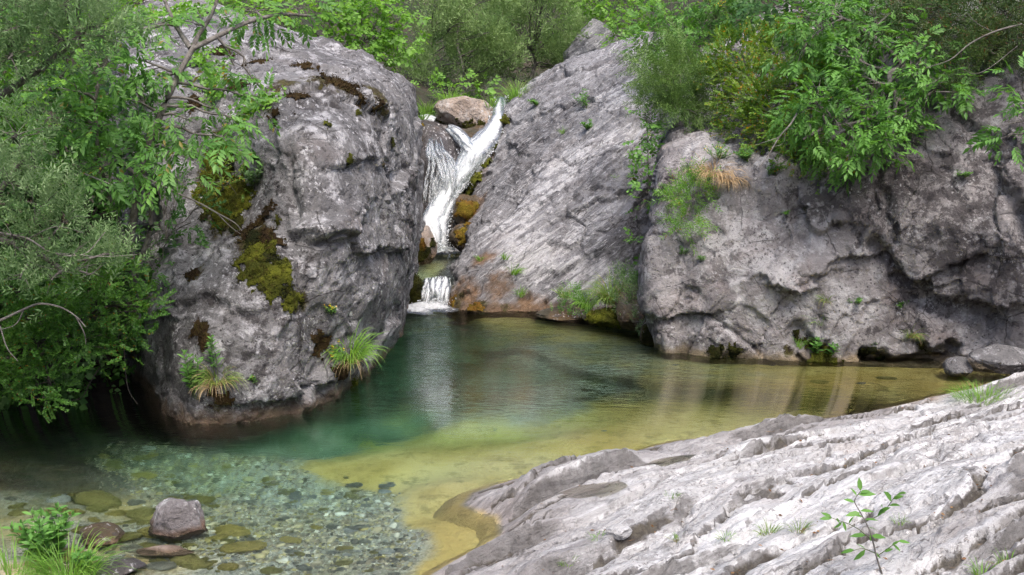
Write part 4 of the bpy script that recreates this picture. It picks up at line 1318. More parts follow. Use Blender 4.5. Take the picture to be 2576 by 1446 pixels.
M['fall'] = white_mat("falling_water", 1.15, 10, 1.8, 0.52, 1.05)
M['strand'] = white_mat("thin_falling_water", 0.06, 18, 1.8, 0.53, 0.66)
M['thread'] = white_mat("white_water_threads", 0.80, 7, 2.6, 0.60, 1.25)
M['threadthin'] = white_mat("thin_water_threads", 0.42, 8, 7.0, 0.58, 1.15)
M['veil'] = white_mat("water_veil", 0.16, 20, 1.6, 0.48, 0.72)
M['foam'] = white_mat("foam", 0.35, 6, 6, 0.55, 0.85)


def water_part(name, mat, parent, *a, **k):
    V, Fq, uvw, ed = ribbon(name, *a, None, **k)
    return mk(name, V, [Fq], mat, parent=parent, attrs=dict(edge=ed), uv=uvw)


wf = thing("waterfall", "white waterfall sliding down between the boulder and the leaning rock", "waterfall", unp(1110, 632, 19.2))
water_part("main_stream", M['fall'], wf, [(1260, 258, 21.9, 14), (1255, 285, 21.5, 17), (1252, 312, 21.1, 18), (1240, 340, 20.8, 20), (1216, 366, 20.5, 28), (1194, 390, 20.3, 32), (1172, 425, 20.15, 30), (1148, 462, 20.0, 26),
                                           (1122, 502, 19.8, 25), (1098, 545, 19.5, 32), (1090, 570, 19.3, 32), (1097, 598, 19.1, 22), (1102, 618, 19.0, 18), (1112, 640, 18.9, 24)], seed=1, bulge=0.16, lump=0.12)
water_part("side_stream", M['fall'], wf, [(1128, 325, 20.95, 9), (1150, 340, 20.7, 14), (1174, 362, 20.4, 18), (1192, 388, 20.2, 20), (1190, 415, 20.1, 16)], seed=2, lump=0.06)
water_part("thin_stream", M['fall'], wf, [(1062, 302, 21.2, 16), (1078, 299, 21.3, 14), (1094, 302, 21.2, 10)], seed=6, bulge=0.04, lump=0.03)


def strands(name, mat, parent, pts, n, wmin, wmax, seed, spread=1.0, lift=0.10, part=0.5, wob=0.25):
    """many separate threads and tongues of white water along a course, joined into one part"""
    g = np.random.default_rng(seed)
    C = np.array([unp(u, v, d) for u, v, d, w in pts])
    W = np.array([w / FPX * d for u, v, d, w in pts])
    ns = [10] * (len(C) - 1)
    C = cr(C, ns)
    W = cr(W[:, None], ns)[:, 0]
    T = nrm(np.gradient(C, axis=0))
    side = nrm(np.cross(T, np.array([0, -0.9, 0.45])))
    side = side * np.sign(side[:, :1] + 1e-9)
    out = nrm(np.cross(side, T))
    out = out * np.where((out @ np.array([0, -0.8, 0.6]))[:, None] < 0, -1, 1)
    N_ = len(C)
    VV, FF, UU, EE, off = [], [], [], [], 0
    for i in range(n):
        a = int(g.uniform(0, N_ * (1 - part)))
        e = min(N_, a + int(N_ * g.uniform(part * 0.6, part * 1.3)) + 3)
        sl = slice(a, e)
        m = e - a
        t = np.linspace(0, 1, m)
        s0 = g.uniform(-1, 1) * spread
        o = s0 + wob * np.cumsum(g.normal(size=m)) / math.sqrt(m)
        wd = g.uniform(wmin, wmax) / FPX * 20 * np.sin(pi * np.clip(t * 0.92 + 0.06, 0, 1)) ** 0.6
        hgt = lift * (1 - np.minimum(1, o * o)) + g.uniform(0.0, 0.05) + 0.02 * np.cumsum(g.normal(size=m)) / math.sqrt(m)
        mid = C[sl] + side[sl] * (o * W[sl])[:, None] + out[sl] * hgt[:, None]
        row_ = np.stack([mid - side[sl] * wd[:, None], mid + out[sl] * (wd * 0.6)[:, None], mid + side[sl] * wd[:, None]], 1)
        VV.append(row_.reshape(-1, 3))
        FF.append(gridfaces(m, 3) + off)
        ln = np.concatenate([[0], np.cumsum(np.linalg.norm(np.diff(mid, axis=0), axis=1))]) + i * 0.37
        UU.append(np.stack([np.tile([-1, 0, 1], m) * np.repeat(wd, 3) + i * 1.3, np.repeat(ln, 3)], 1))
        EE.append(np.tile([0.0, 1.0, 0.0], m) * np.repeat(np.sin(pi * np.clip(t, 0.02, 0.98)) ** 0.5, 3))
        off += m * 3
    o = mk(name, np.concatenate(VV), [np.concatenate(FF)], mat, parent=parent, attrs=dict(edge=np.concatenate(EE)), uv=np.concatenate(UU))
    o["kind"] = "stuff"
    return o


MAINP = [(1260, 258, 21.9, 14), (1255, 285, 21.5, 17), (1252, 312, 21.1, 18), (1240, 340, 20.8, 22), (1216, 366, 20.5, 30), (1194, 390, 20.3, 35), (1172, 425, 20.15, 32), (1148, 462, 20.0, 29),
         (1122, 502, 19.8, 28), (1098, 545, 19.5, 34), (1090, 570, 19.3, 34), (1097, 598, 19.1, 24), (1102, 618, 19.0, 19), (1112, 640, 18.9, 26)]
strands("white_strands", M['thread'], wf, [(u, v, d, w * 0.8) for u, v, d, w in MAINP], 70, 8, 19, 71, 0.85, 0.13, 0.40, 0.14)
strands("white_strands", M['thread'], wf, [(1128, 325, 20.9, 8), (1150, 340, 20.65, 11), (1174, 366, 20.35, 12), (1190, 395, 20.15, 14), (1178, 428, 20.0, 14)], 14, 6, 12, 72, 0.9, 0.10, 0.5)
strands("thin_strands", M['threadthin'], wf, [(1092, 350, 20.40, 16), (1098, 385, 20.08, 22), (1106, 415, 19.93, 29), (1104, 470, 19.83, 38), (1100, 535, 19.75, 42)], 64, 1.2, 4.4, 73, 1.0, 0.05, 0.26, 0.10)
strands("thin_strands", M['threadthin'], wf, [(1108, 385, 20.05, 12), (1122, 415, 19.88, 22), (1130, 450, 19.73, 22), (1126, 500, 19.68, 20)], 34, 1.6, 5.0, 74, 1.0, 0.05, 0.45, 0.12)


def foam_patch(name, parent, c, rx, ry, zt, seed):
    n, m = 40, 12
    th = np.linspace(0, 2 * pi, n, endpoint=False)
    V, ed, uv = [], [], []
    for j in range(m):
        r = j / (m - 1)
        for t in th:
            k = r * (1 + 0.3 * math.sin(2 * t + seed) + 0.15 * math.sin(5 * t + 2 * seed))
            V.append((c[0] + rx * k * cos(t), c[1] + ry * k * sin(t), zt))
            ed.append(min(1, (1 - r) * 1.6))
            uv.append((rx * k * cos(t), ry * k * sin(t)))
    V = np.array(V)
    V[:, 2] += 0.012 + np.array(ed) * 0.05 * (1 + fbm(V, 4, 3, seed=seed))
    return mk(name, V, [gridfaces(m, n, True)], M['foam'], parent=parent, attrs=dict(edge=np.array(ed)), uv=np.array(uv))


foam_patch("foam", wf, unz(1122, 634, 0.3), 0.32, 0.5, 0.30, 1.0)
cs = thing("cascade", "low cascade spilling from the upper pool into the green pool", "cascade", unz(1095, 768, 0))
water_part("water_veil", M['veil'], cs, [(1104, 702, 16.75, 34), (1101, 712, 16.5, 34), (1099, 722, 16.35, 34), (1097, 745, 16.2, 34), (1094, 772, 16.05, 34)], seed=7, bulge=0.02, lump=0.05, edgew=0.1)
strands("white_strands", M['thread'], cs, [(1104, 706, 16.7, 32), (1101, 714, 16.45, 33), (1098, 730, 16.25, 34), (1096, 750, 16.12, 34), (1093, 776, 16.0, 35)], 34, 2.5, 8, 75, 1.0, 0.06, 0.6, 0.12)
foam_patch("foam", cs, unz(1075, 776, 0.0), 0.36, 0.42, 0.0, 2.0)
foam_patch("foam", cs, unz(1040, 782, 0.0), 0.28, 0.30, 0.0, 3.0)


gsp = np.random.default_rng(88)
Vi, Fi = ico(1)
sp_c, sp_r = [], []
for (u, v, d, w) in MAINP:
    for _ in range(46):
        sg = gsp.choice([-1, 1])
        sp_c.append(unp(u + sg * w * gsp.uniform(0.75, 1.35) + gsp.normal(0, 3), v + gsp.uniform(-18, 18), d - gsp.uniform(0.02, 0.22)))
        sp_r.append(gsp.uniform(0.004, 0.016))
for _ in range(160):
    sp_c.append(unp(1110 + gsp.normal(0, 26), 628 - abs(gsp.normal(0, 12)), 18.8 - gsp.uniform(0, .3)))
    sp_r.append(gsp.uniform(0.004, 0.014))
for _ in range(120):
    sp_c.append(unp(1092 + gsp.normal(0, 24), 768 - abs(gsp.normal(0, 8)), 15.95 - gsp.uniform(0, .15)))
    sp_r.append(gsp.uniform(0.004, 0.011))
sp_c, sp_r = np.array(sp_c), np.array(sp_r)
VV = sp_c[:, None] + sp_r[:, None, None] * Vi[None] * gsp.uniform(0.6, 1.6, (len(sp_c), 1, 3))
FF = (Fi[None] + (np.arange(len(sp_c)) * len(Vi))[:, None, None]).reshape(-1, 3)
o = mk("spray", VV.reshape(-1, 3), [FF], M['foam'], parent=wf, attrs=dict(edge=np.ones(VV.shape[0] * VV.shape[1])), uv=VV.reshape(-1, 3)[:, :2])
o["kind"] = "stuff"

# ---- rocks round the falls
def wet_net():
    b = []
    b.append([uzd(*p) for p in [(960, -0.6, 20.5), (1030, -0.6, 20.1), (1090, -0.6, 19.9), (1150, -0.6, 19.9), (1220, -0.6, 20.2), (1300, -0.6, 21)]])
    b.append([unp(960, 620, 20.8), unp(1030, 615, 20.3), unp(1090, 610, 20.05), (unp(1150, 600, 20.0)), unp(1215, 590, 20.2), unp(1300, 590, 21)])
    b.append([unp(960, 520, 21), unp(1030, 515, 20.4), unp(1085, 510, 20.2), unp(1140, 500, 20.15), unp(1200, 500, 20.4), unp(1300, 500, 21.2)])
    b.append([unp(960, 430, 21), unp(1030, 425, 20.5), unp(1085, 420, 20.15), unp(1140, 420, 20.15), unp(1195, 425, 20.7), unp(1300, 430, 21.4)])
    b.append([unp(960, 360, 21.2), unp(1030, 355, 20.8), unp(1080, 345, 20.5), unp(1130, 350, 20.5), unp(1190, 385, 20.95), unp(1300, 370, 21.6)])
    b.append([unp(960, 310, 21.5), unp(1030, 308, 21.1), unp(1075, 306, 20.9), unp(1120, 318, 20.95), unp(1190, 345, 21.3), unp(1300, 330, 21.9)])
    b.append([unp(960, 290, 22.4), unp(1030, 292, 22.2), unp(1075, 296, 22.0), unp(1120, 300, 22.0), unp(1190, 320, 22.2), unp(1300, 315, 22.6)])
    return np.array(b)


def wet_disp(P, N):
    return 0.12 * fbm(P, 1.2, 4, 0.5, 5) + 0.05 * (ridged(P, 2.5, 4, 0.5, 6) - 0.4)


make_rock('wet', "wet_rock_face", "dark wet rock face behind the falling water", "rock", netgrid(wet_net(), 0.05), False, wet_disp, M['wetrock'])
moss_patches('wet', M['moss_orange'], [(1052, 350, 25), (1046, 420, 25), (1060, 320, 20)], thick=0.05, thr=0.4)
wl = lambda P: np.clip(1.3 - (P[:, 2] - P[:, 2].min()) / (np.ptp(P[:, 2]) * 0.55), 0, 1)
blob('cap', "capstone", "brown flat-faced stone block wedged above the waterfall", "rock", unp(1166, 288, 21.45), (0.60, 0.50, 0.40), M['brownrock'], seed=4, sub=6, rough=0.05, planes=16, tilt=0.05,
     stain=lambda P: np.clip((2.62 - P[:, 2]) / 0.2, 0, 1))
moss_patches('cap', M['moss_dark'], [(1165, 335, 40), (1210, 325, 25), (1120, 320, 30)], thick=0.02, thr=0.3)
blob('wedge', "wedge_rock", "dark mossy rock below the wedged block, between two streams", "rock", unp(1190, 350, 21.15), (0.34, 0.35, 0.33), M['mossrock'], seed=9, sub=5)
blob('fallstone', "mossy_boulder", "rounded brown mossy boulder at the waterfall's foot by the big boulder", "boulder", unp(1048, 615, 18.3), (0.34, 0.4, 0.40), M['brownrock'], seed=12, sub=5,
     stain=wl, moss=lambda P: np.full(len(P), 0.2))
moss_patches('fallstone', M['moss_dark'], [(1062, 640, 35), (1050, 575, 25), (1085, 610, 20)], thick=0.02, thr=0.35)
moss_patches('fallstone', M['moss_orange'], [(1060, 615, 28)], thick=0.02, thr=0.5)
blob('darkstone', "dark_mossy_stone", "dark round moss-covered stone beside the low cascade", "boulder", unp(1037, 732, 16.3), (0.19, 0.3, 0.30), M['mossrock'], seed=15, sub=5, rough=0.05)
moss_patches('darkstone', M['moss_dark'], [(1040, 720, 50), (1045, 745, 40)], thick=0.02, thr=0.1)
blob('orange', "orange_mossy_rock", "low orange brown mossy rock at the waterfall's right foot", "rock", unp(1188, 596, 18.7), (0.40, 0.4, 0.27), M['mossrock'], seed=18, sub=5, moss=lambda P: np.full(len(P), 0.2))
moss_patches('orange', M['moss_orange'], [(1195, 580, 40), (1165, 590, 30)], thick=0.03, thr=0.35)
blob('orange2', "wet_orange_rock", "upright wet orange rock right of the waterfall", "rock", unp(1180, 535, 19.4), (0.28, 0.3, 0.36), M['mossrock'], seed=19, sub=5)
moss_patches('orange2', M['moss_orange'], [(1180, 520, 40), (1190, 550, 30)], thick=0.03, thr=0.3)
blob('bump', "far_grey_rock", "rounded grey rock half hidden by bushes above the leaning rock", "rock", unp(1492, 140, 24.5), (0.62, 0.6, 0.75), M['lean'], seed=23, sub=6, rough=0.07)
blob('bump2', "far_pale_rock", "pale grey rock poking through leaves at the hill's top edge", "rock", unp(1400, 8, 40), (1.2, 1.0, 0.9), M['lean'], seed=24, sub=5)
# ledge of mossy stones under the grass between leaning rock and wall
blob('led1', "mossy_bank_stone", "low moss-covered stone under the tall grass at the pool edge", "rock", unp(1540, 800, 14.6), (0.42, 0.4, 0.16), M['mossrock'], seed=31, sub=5, moss=lambda P: np.full(len(P), 0.3))
moss_patches('led1', M['moss'], [(1520, 795, 45), (1560, 800, 40)], thick=0.03, thr=0.2)
blob('led2', "mossy_corner_stone", "dark mossy stone against the foot of the rock wall", "rock", unp(1642, 850, 13.5), (0.16, 0.22, 0.22), M['mossrock'], seed=32, sub=5)
moss_patches('led2', M['moss_dark'], [(1640, 840, 40), (1645, 865, 35)], thick=0.02, thr=0.1)
blob('led3', "bank_rock", "low brown rock on the pool edge below the willow shoots", "rock", unp(1440, 790, 15.2), (0.50, 0.4, 0.09), M['mossrock'], seed=33, sub=5, stain=wl)
blob('led4', "bank_rock", "brown rock under the small willow at the pool edge", "rock", unp(1600, 780, 14.3), (0.32, 0.5, 0.30), M['mossrock'], seed=34, sub=5, stain=wl)
# stones at the right foot of the wall
blob('rs1', "rounded_stone", "smooth rounded brown stone at the foot of the rock wall on the right", "rock", unp(2415, 925, 11.75), (0.18, 0.2, 0.12), M['boulder'], seed=41, sub=5, rough=0.04, stain=lambda P: waterline(P, 0, .1))
blob('rs2', "fallen_block", "slanting grey fallen block beside the rounded stone on the right", "rock", unp(2535, 905, 11.6), (0.40, 0.25, 0.15), M['boulder'], seed=42, sub=6, tilt=0.12, rough=0.05)
# stones in the near shallows
blob('near', "wet_stone", "purple grey angular stone with a pale top standing in the shallows", "rock", unz(446, 1345, -0.02) + np.array([0, 0.12, 0.03]), (0.235, 0.20, 0.20), M['purplerock'], seed=57, sub=6, rough=0.10, planes=14,
     stain=lambda P: waterline(P, 0.0, 0.11))
blob('near2', "mossy_stone", "dark brown mossy stone beside the leafy herbs in the shallows", "rock", unz(250, 1355, 0.0), (0.16, 0.16, 0.10), M['mossrock'], seed=58, sub=5, moss=lambda P: np.full(len(P), 0.5), stain=lambda P: waterline(P, 0.0, 0.1))
blob('near3', "dark_stone", "dark wet stone at the bottom edge below the mossy stone", "rock", unz(300, 1430, 0.0), (0.17, 0.12, 0.06), M['wetrock'], seed=59, sub=5)
blob('near4', "reddish_stone", "low reddish brown flat stone just breaking the water", "rock", unz(420, 1388, -0.02), (0.20, 0.08, 0.045), M['brownrock'], seed=60, sub=5, stain=lambda P: waterline(P, 0.0, 0.05))
blob('shorestone', "loose_stone", "rounded loose grey stone lodged between ridges of the pale shore", "rock", snap('shore', 1565, 1350)[0] + np.array([0, 0.0, 0.02]), (0.085, 0.06, 0.05), M['shore'], seed=62, sub=5, rough=0.06)


# ------------------------------------------------------------------ plants
def leaf_tpl(Ln, Wd, fold=0.25, mid=0.42, droop=0.0, six=False):
    """one leaf along +x; y across, z up"""
    if six:
        V = np.array([(0, 0, 0), (0.30 * Ln, 0.5 * Wd * 0.85, fold * Wd * 0.4), (0.65 * Ln, 0.5 * Wd * 0.8, fold * Wd * 0.3 - droop * Ln * 0.35), (Ln, 0, -droop * Ln),
                      (0.65 * Ln, -0.5 * Wd * 0.8, fold * Wd * 0.3 - droop * Ln * 0.35), (0.30 * Ln, -0.5 * Wd * 0.85, fold * Wd * 0.4), (0.45 * Ln, 0, -droop * Ln * 0.1)])
        T = np.array([(0, 6, 1), (1, 6, 2), (2, 6, 3), (3, 6, 4), (4, 6, 5), (5, 6, 0)])
    else:
        V = np.array([(0, 0, 0), (mid * Ln, 0.5 * Wd, fold * Wd * 0.5), (Ln, 0, -droop * Ln), (mid * Ln, -0.5 * Wd, fold * Wd * 0.5)])
        T = np.array([(0, 2, 1), (0, 3, 2)])
    return V, T


def frame(axis, up):
    a = nrm(np.asarray(axis, float))
    n = np.asarray(up, float) - a * np.sum(a * up, -1, keepdims=True)
    n = nrm(n)
    return a, np.cross(n, a), n


def place(tpl, pos, axis, up, scale):
    """copies of a template: pos (n,3), axis (n,3), up (n,3), scale (n,)"""
    V, T = tpl
    a, s, n = frame(axis, up)
    W = pos[:, None] + scale[:, None, None] * (V[None, :, 0:1] * a[:, None] + V[None, :, 1:2] * s[:, None] + V[None, :, 2:3] * n[:, None])
    F = T[None] + (np.arange(len(pos)) * len(V))[:, None, None]
    return W.reshape(-1, 3), F.reshape(-1, 3)


def merge(parts):
    Vs, Fs, o = [], [], 0
    for V, Fq in parts:
        Vs.append(V)
        Fs.append(Fq + o)
        o += len(V)
    return np.concatenate(Vs), np.concatenate(Fs)


def spray(kind, g):
    """a twig's worth of leaves, twig along +x from the origin"""
    P = []

    def one(tpl, pos, ax, up, sc=1.0):
        P.append(place(tpl, np.array([pos], float), np.array([ax], float), np.array([up], float), np.array([sc])))
    if kind == 'ash':
        Ln = 0.20
        k = 4
        for i in range(k):
            x = Ln * (0.30 + 0.62 * i / k)
            z = -0.04 * (x / Ln) ** 2
            for sgn in (-1, 1):
                one(leaf_tpl(0.080, 0.030, 0.3, 0.45, 0.10), (x, 0, z), (0.75, sgn * 0.85, -0.20 + g.normal(0, .12)), (g.normal(0, .25), g.normal(0, .25), 1), g.uniform(.85, 1.1))
        one(leaf_tpl(0.085, 0.033, 0.3, 0.45, 0.10), (Ln * 0.95, 0, -0.04), (1, g.normal(0, .1), -0.3), (g.normal(0, .2), g.normal(0, .2), 1))
    elif kind == 'broad':
        for i in range(5):
            x = 0.05 + 0.035 * i
            sgn = -1 if i % 2 else 1
            one(leaf_tpl(0.085, 0.066, 0.2, 0.5, 0.15), (x, 0, 0), (0.6, sgn * 0.9, g.normal(-.1, .25)), (g.normal(0, .35), g.normal(0, .35), 1), g.uniform(.7, 1.15))
    elif kind == 'willow':
        n = 16
        for i in range(n):
            x = 0.02 + 0.20 * i / n
            th = i * 2.4
            one(leaf_tpl(0.064, 0.0160, 0.2, 0.45, 0.1), (x, 0, 0), (0.75, 0.75 * cos(th), 0.75 * sin(th)), (0.3, -sin(th), cos(th)), g.uniform(.7, 1.1) * (1 - 0.35 * i / n))
    elif kind == 'box':
        n = 11
        for i in range(n):
            x = 0.02 + 0.12 * i / n
            for sgn in (-1, 1):
                one(leaf_tpl(0.027, 0.0165, 0.15, 0.5), (x, 0, 0), (0.6, sgn * 0.8, g.normal(.1, .3)), (g.normal(0, .4), g.normal(0, .4), 1), g.uniform(.75, 1.1))
    elif kind == 'needle':
        n = 22
        for i in range(n):
            x = 0.01 + 0.15 * i / n
            th = i * 2.4
            one(leaf_tpl(0.036, 0.006, 0.1, 0.4), (x, 0, 0), (0.75, 0.7 * cos(th), 0.7 * sin(th)), (0.3, -sin(th), cos(th)), g.uniform(.8, 1.1))
    elif kind == 'ivy':
        for i in range(6):
            one(leaf_tpl(0.055, 0.050, 0.15, 0.4, 0.1), (g.normal(0, .04), g.normal(0, .04), g.uniform(0, .03)), (g.normal(0, 1), g.normal(0, 1), g.normal(0, .2)), (g.normal(0, .35), g.normal(0, .35), 1), g.uniform(.7, 1.2))
    elif kind == 'far':
        for i in range(6):
            one(leaf_tpl(0.11, 0.060, 0.2, 0.45), (0.05 * i, 0, 0), (0.6, (-1) ** i * 0.8, g.normal(0, .3)), (g.normal(0, .5), g.normal(0, .5), 1), g.uniform(.8, 1.2))
    elif kind == 'farwillow':
        for i in range(9):
            th = i * 2.4
            one(leaf_tpl(0.085, 0.020, 0.2, 0.45), (0.035 * i, 0, 0), (0.8, 0.7 * cos(th), 0.7 * sin(th)), (0.3, -sin(th), cos(th)), g.uniform(.8, 1.1))
    return merge(P)


_gs = np.random.default_rng(5)
SPRAYS = {k: [spray(k, _gs) for _ in range(4)] for k in ('ash', 'broad', 'willow', 'box', 'needle', 'ivy', 'far', 'farwillow')}
# species: droop of the spray axis, outward share, randomness, leaf area of one spray
SPEC = dict(ash=(-0.25, 0.9, 0.5, 0.0115), broad=(-0.15, 0.8, 0.6, 0.013), willow=(0.75, 0.6, 0.45, 0.0052), box=(0.15, 0.9, 0.6, 0.0047),
            needle=(0.1, 0.9, 0.5, 0.0022), far=(-0.1, 0.7, 0.7, 0.018), farwillow=(0.7, 0.5, 0.5, 0.007))


def tube(pts, r0, r1, sides=5):
    pts = np.asarray(pts, float)
    n = len(pts)
    T = nrm(np.gradient(pts, axis=0))
    ref = np.where(np.abs(T[:, 2:3]) > 0.9, np.array([[1.0, 0, 0]]), np.array([[0, 0, 1.0]]))
    A = nrm(np.cross(T, ref))
    B = np.cross(T, A)
    r = np.linspace(r0, r1, n)[:, None, None]
    th = np.arange(sides) * 2 * pi / sides
    V = pts[:, None] + r * (np.cos(th)[None, :, None] * A[:, None] + np.sin(th)[None, :, None] * B[:, None])
    return V.reshape(-1, 3), gridfaces(n, sides, True)


def wander(a, b, n=7, amp=0.08, sag=0.0, g=R):
    t = np.linspace(0, 1, n)[:, None]
    L_ = np.linalg.norm(b - a)
    off = g.normal(size=(n, 3)) * amp * L_
    off = np.cumsum(off, 0) * 0.5
    off -= off[0] + (off[-1] - off[0]) * t
    p = a + (b - a) * t + off
    p[:, 2] += sag * L_ * 4 * t[:, 0] * (1 - t[:, 0])
    return p


def plant(name, label, cat, kind, leaf, clumps, base, trunks=(), bark='bark', cov=2.6, seed=1, group=None, subs=14, shell=0.45, scale=1.0, rtrunk=0.05, squash=0.85, limbs=True, droop=None):
    """tree or shrub: trunk, one branch per clump of its crown (with twigs), and the leaves; clumps are (u, v, radius, distance)"""
    g = np.random.default_rng(seed)
    base = np.asarray(base, float)
    root = thing(name, label, cat, base, group)
    C = np.array([unp(u, v, d) for u, v, r, d in clumps])
    RR = np.array([r / FPX * d for u, v, r, d in clumps])
    tp = []
    tl = [np.asarray(t, float) for t in trunks]
    if not tl:
        top = C.mean(0) * 0.6 + base * 0.4
        tl = [wander(base, top, 7, 0.05, 0, g)]
    for k, t in enumerate(tl):
        t = cr(t, [5] * (len(t) - 1)) if len(t) > 2 else t
        tl[k] = t
        tp.append(tube(t, rtrunk * (1.0 if k == 0 else 0.6), rtrunk * 0.35, 7))
    V, Fq = merge(tp)
    mk("trunk", V, [Fq], M[bark], parent=root)
    tpts = np.concatenate(tl)
    dr, outw, rnd, area = SPEC[kind]
    if droop is not None:
        dr = droop
    LV, LF, off = [], [], 0
    for c, r in zip(C, RR):
        start = tpts[int(np.argmin(np.linalg.norm(tpts - c, axis=1) + 0.25 * np.maximum(0, tpts[:, 2] - c[2])))]
        limb = wander(start, c, 7, 0.06, 0.05, g)
        bt = [tube(limb, min(rtrunk * 0.45, 0.012 + 0.02 * r), 0.006, 5)]
        ns = max(5, int(subs * (r / 0.35) ** 1.0))
        ns = min(ns, 60)
        dirs = nrm(g.normal(size=(ns, 3)))
        rad = (g.uniform(shell ** 3, 1, ns)) ** (1 / 3)
        tips = c + dirs * (rad * r)[:, None] * np.array([1, 1, squash])
        n_sp = int(np.clip(cov * pi * r * r / (area * scale * scale), 6, 30000))
        for q in tips:
            if limbs and ns <= 60:
                bt.append(tube(wander(limb[g.integers(3, 7)], q, 4, 0.05, 0.03, g), 0.006 if r > .2 else 0.004, 0.002, 3))
        V, Fq = merge(bt)
        mk("branch", V, [Fq], M[bark], parent=root)
        which = g.integers(0, ns, n_sp)
        pos = tips[which] + g.normal(size=(n_sp, 3)) * (0.20 * r + 0.02)
        tw = nrm(tips[which] - c)
        ax = outw * (0.5 * tw + 0.5 * nrm(pos - c)) + np.array([0, 0, dr]) + rnd * g.normal(size=(n_sp, 3)) * 0.6
        up = np.array([0, 0, 1.0]) + 0.35 * g.normal(size=(n_sp, 3)) + np.array([0, -0.25, 0])
        sc = scale * g.uniform(0.55, 1.25, n_sp)
        tv = g.integers(0, 4, n_sp)
        for k in range(4):
            m = tv == k
            if m.any():
                V, T = place(SPRAYS[kind][k], pos[m], ax[m], up[m], sc[m])
                LV.append(V)
                LF.append(T + off)
                off += len(V)
    o = mk("foliage", np.concatenate(LV), [np.concatenate(LF)], L[leaf], parent=root, smooth=False)
    o["kind"] = "stuff"
    return root


def tuft(name, label, cat, base, n, length, spread=0.5, lean=(0, 0, 0), mat='grass', width=0.006, seed=1, group=None, droop=1.0, patch=0.04, root=None, part="blades"):
    """tuft of grass: blades that rise, arch over and taper"""
    g = np.random.default_rng(seed)
    base = np.asarray(base, float)
    if root is None:
        root = thing(name, label, cat, base, group)
    az = g.uniform(0, 2 * pi, n)
    out = np.stack([np.cos(az), np.sin(az), np.zeros(n)], 1)
    L_ = length * g.uniform(0.55, 1.1, n)
    d0 = nrm(out * (spread * g.uniform(0.1, 1, n))[:, None] + np.array([0, 0, 1.0]) + np.asarray(lean) + 0.12 * g.normal(size=(n, 3)))
    p = base + out * (patch * np.sqrt(g.uniform(0, 1, n)))[:, None] + np.array([0, 0, -0.01])
    seg = 6
    pts = [p]
    d = d0
    dz = droop * g.uniform(0.5, 1.3, n)
    for i in range(seg):
        p = p + d * (L_ / seg)[:, None]
        pts.append(p)
        d = nrm(d + np.stack([0 * dz, 0 * dz, -dz * 0.42 * (i + 1) / seg], 1) + out * 0.06)
    pts = np.stack(pts, 1)
    side = nrm(np.cross(d0, out) + 0.3 * g.normal(size=(n, 3)))
    w = width * g.uniform(0.6, 1.2, n)[:, None] * np.array([0.8, 1, 1, 0.9, 0.75, 0.5, 0.08])[None]
    A, B = pts + side[:, None] * w[..., None] * .5, pts - side[:, None] * w[..., None] * .5
    V = np.stack([A, B], 2).reshape(-1, 3)
    k = np.arange(n)[:, None] * (2 * (seg + 1)) + 2 * np.arange(seg)[None]
    Fq = np.stack([k, k + 1, k + 3, k + 2], -1).reshape(-1, 4)
    o = mk(part, V, [Fq], L[mat], parent=root)
    o["kind"] = "stuff"
    return root


def herb(name, label, cat, base, stems, height, ll, lw, mat='herb', seed=1, lean=(0, 0, 0), group=None, flowers=0, pairs=6, spread=0.35):
    """leafy herb: stems with opposite pairs of leaves"""
    g = np.random.default_rng(seed)
    base = np.asarray(base, float)
    root = thing(name, label, cat, base, group)
    st, LVs, fl = [], [], []
    tpl = leaf_tpl(ll, lw, 0.25, 0.4, 0.18, True)
    for s in range(stems):
        h = height * g.uniform(0.6, 1.05)
        d = nrm(np.array([g.normal(0, spread), g.normal(0, spread), 1.0]) + np.asarray(lean))
        p0 = base + np.array([g.normal(0, .03), g.normal(0, .03), -0.01])
        pts = wander(p0, p0 + d * h, 6, 0.04, 0.03, g)
        st.append(tube(pts, 0.0035, 0.0018, 4))
        f = cr(pts, [4] * 5)
        for i in range(pairs):
            q = f[int((0.2 + 0.78 * i / (pairs - 1 + 1e-6)) * (len(f) - 1))]
            th = i * pi / 2 + g.normal(0, .3) + s
            sz = (0.7 + 0.45 * sin(pi * (i + 1) / (pairs + 1))) * g.uniform(.8, 1.1)
            for sg in (0, pi):
                ax = np.array([cos(th + sg), sin(th + sg), 0.35 + g.normal(0, .15)]) + 0.3 * d
                LVs.append(place(tpl, q[None], ax[None], np.array([[g.normal(0, .2), g.normal(0, .2) - .2, 1]]), np.array([sz])))
        for _ in range(3):
            LVs.append(place(tpl, f[-1][None], np.array([[g.normal(0, .6), g.normal(0, .6), 1]]), np.array([[g.normal(), g.normal(), .4]]), np.array([0.55])))
        if flowers and g.random() < flowers:
            for _ in range(7):
                fl.append(place(leaf_tpl(0.012, 0.010), (f[-1] + g.normal(0, .008, 3))[None], g.normal(size=(1, 3)), np.array([[0, 0, 1.0]]), np.array([1.0])))
    V, Fq = merge(st)
    mk("stem", V, [Fq], M['stem'], parent=root)
    V, Fq = merge(LVs)
    o = mk("leaves", V, [Fq], L[mat], parent=root)
    o["kind"] = "stuff"
    if fl:
        V, Fq = merge(fl)
        o = mk("flowers", V, [Fq], L['flower'], parent=root)
        o["kind"] = "stuff"
    return root


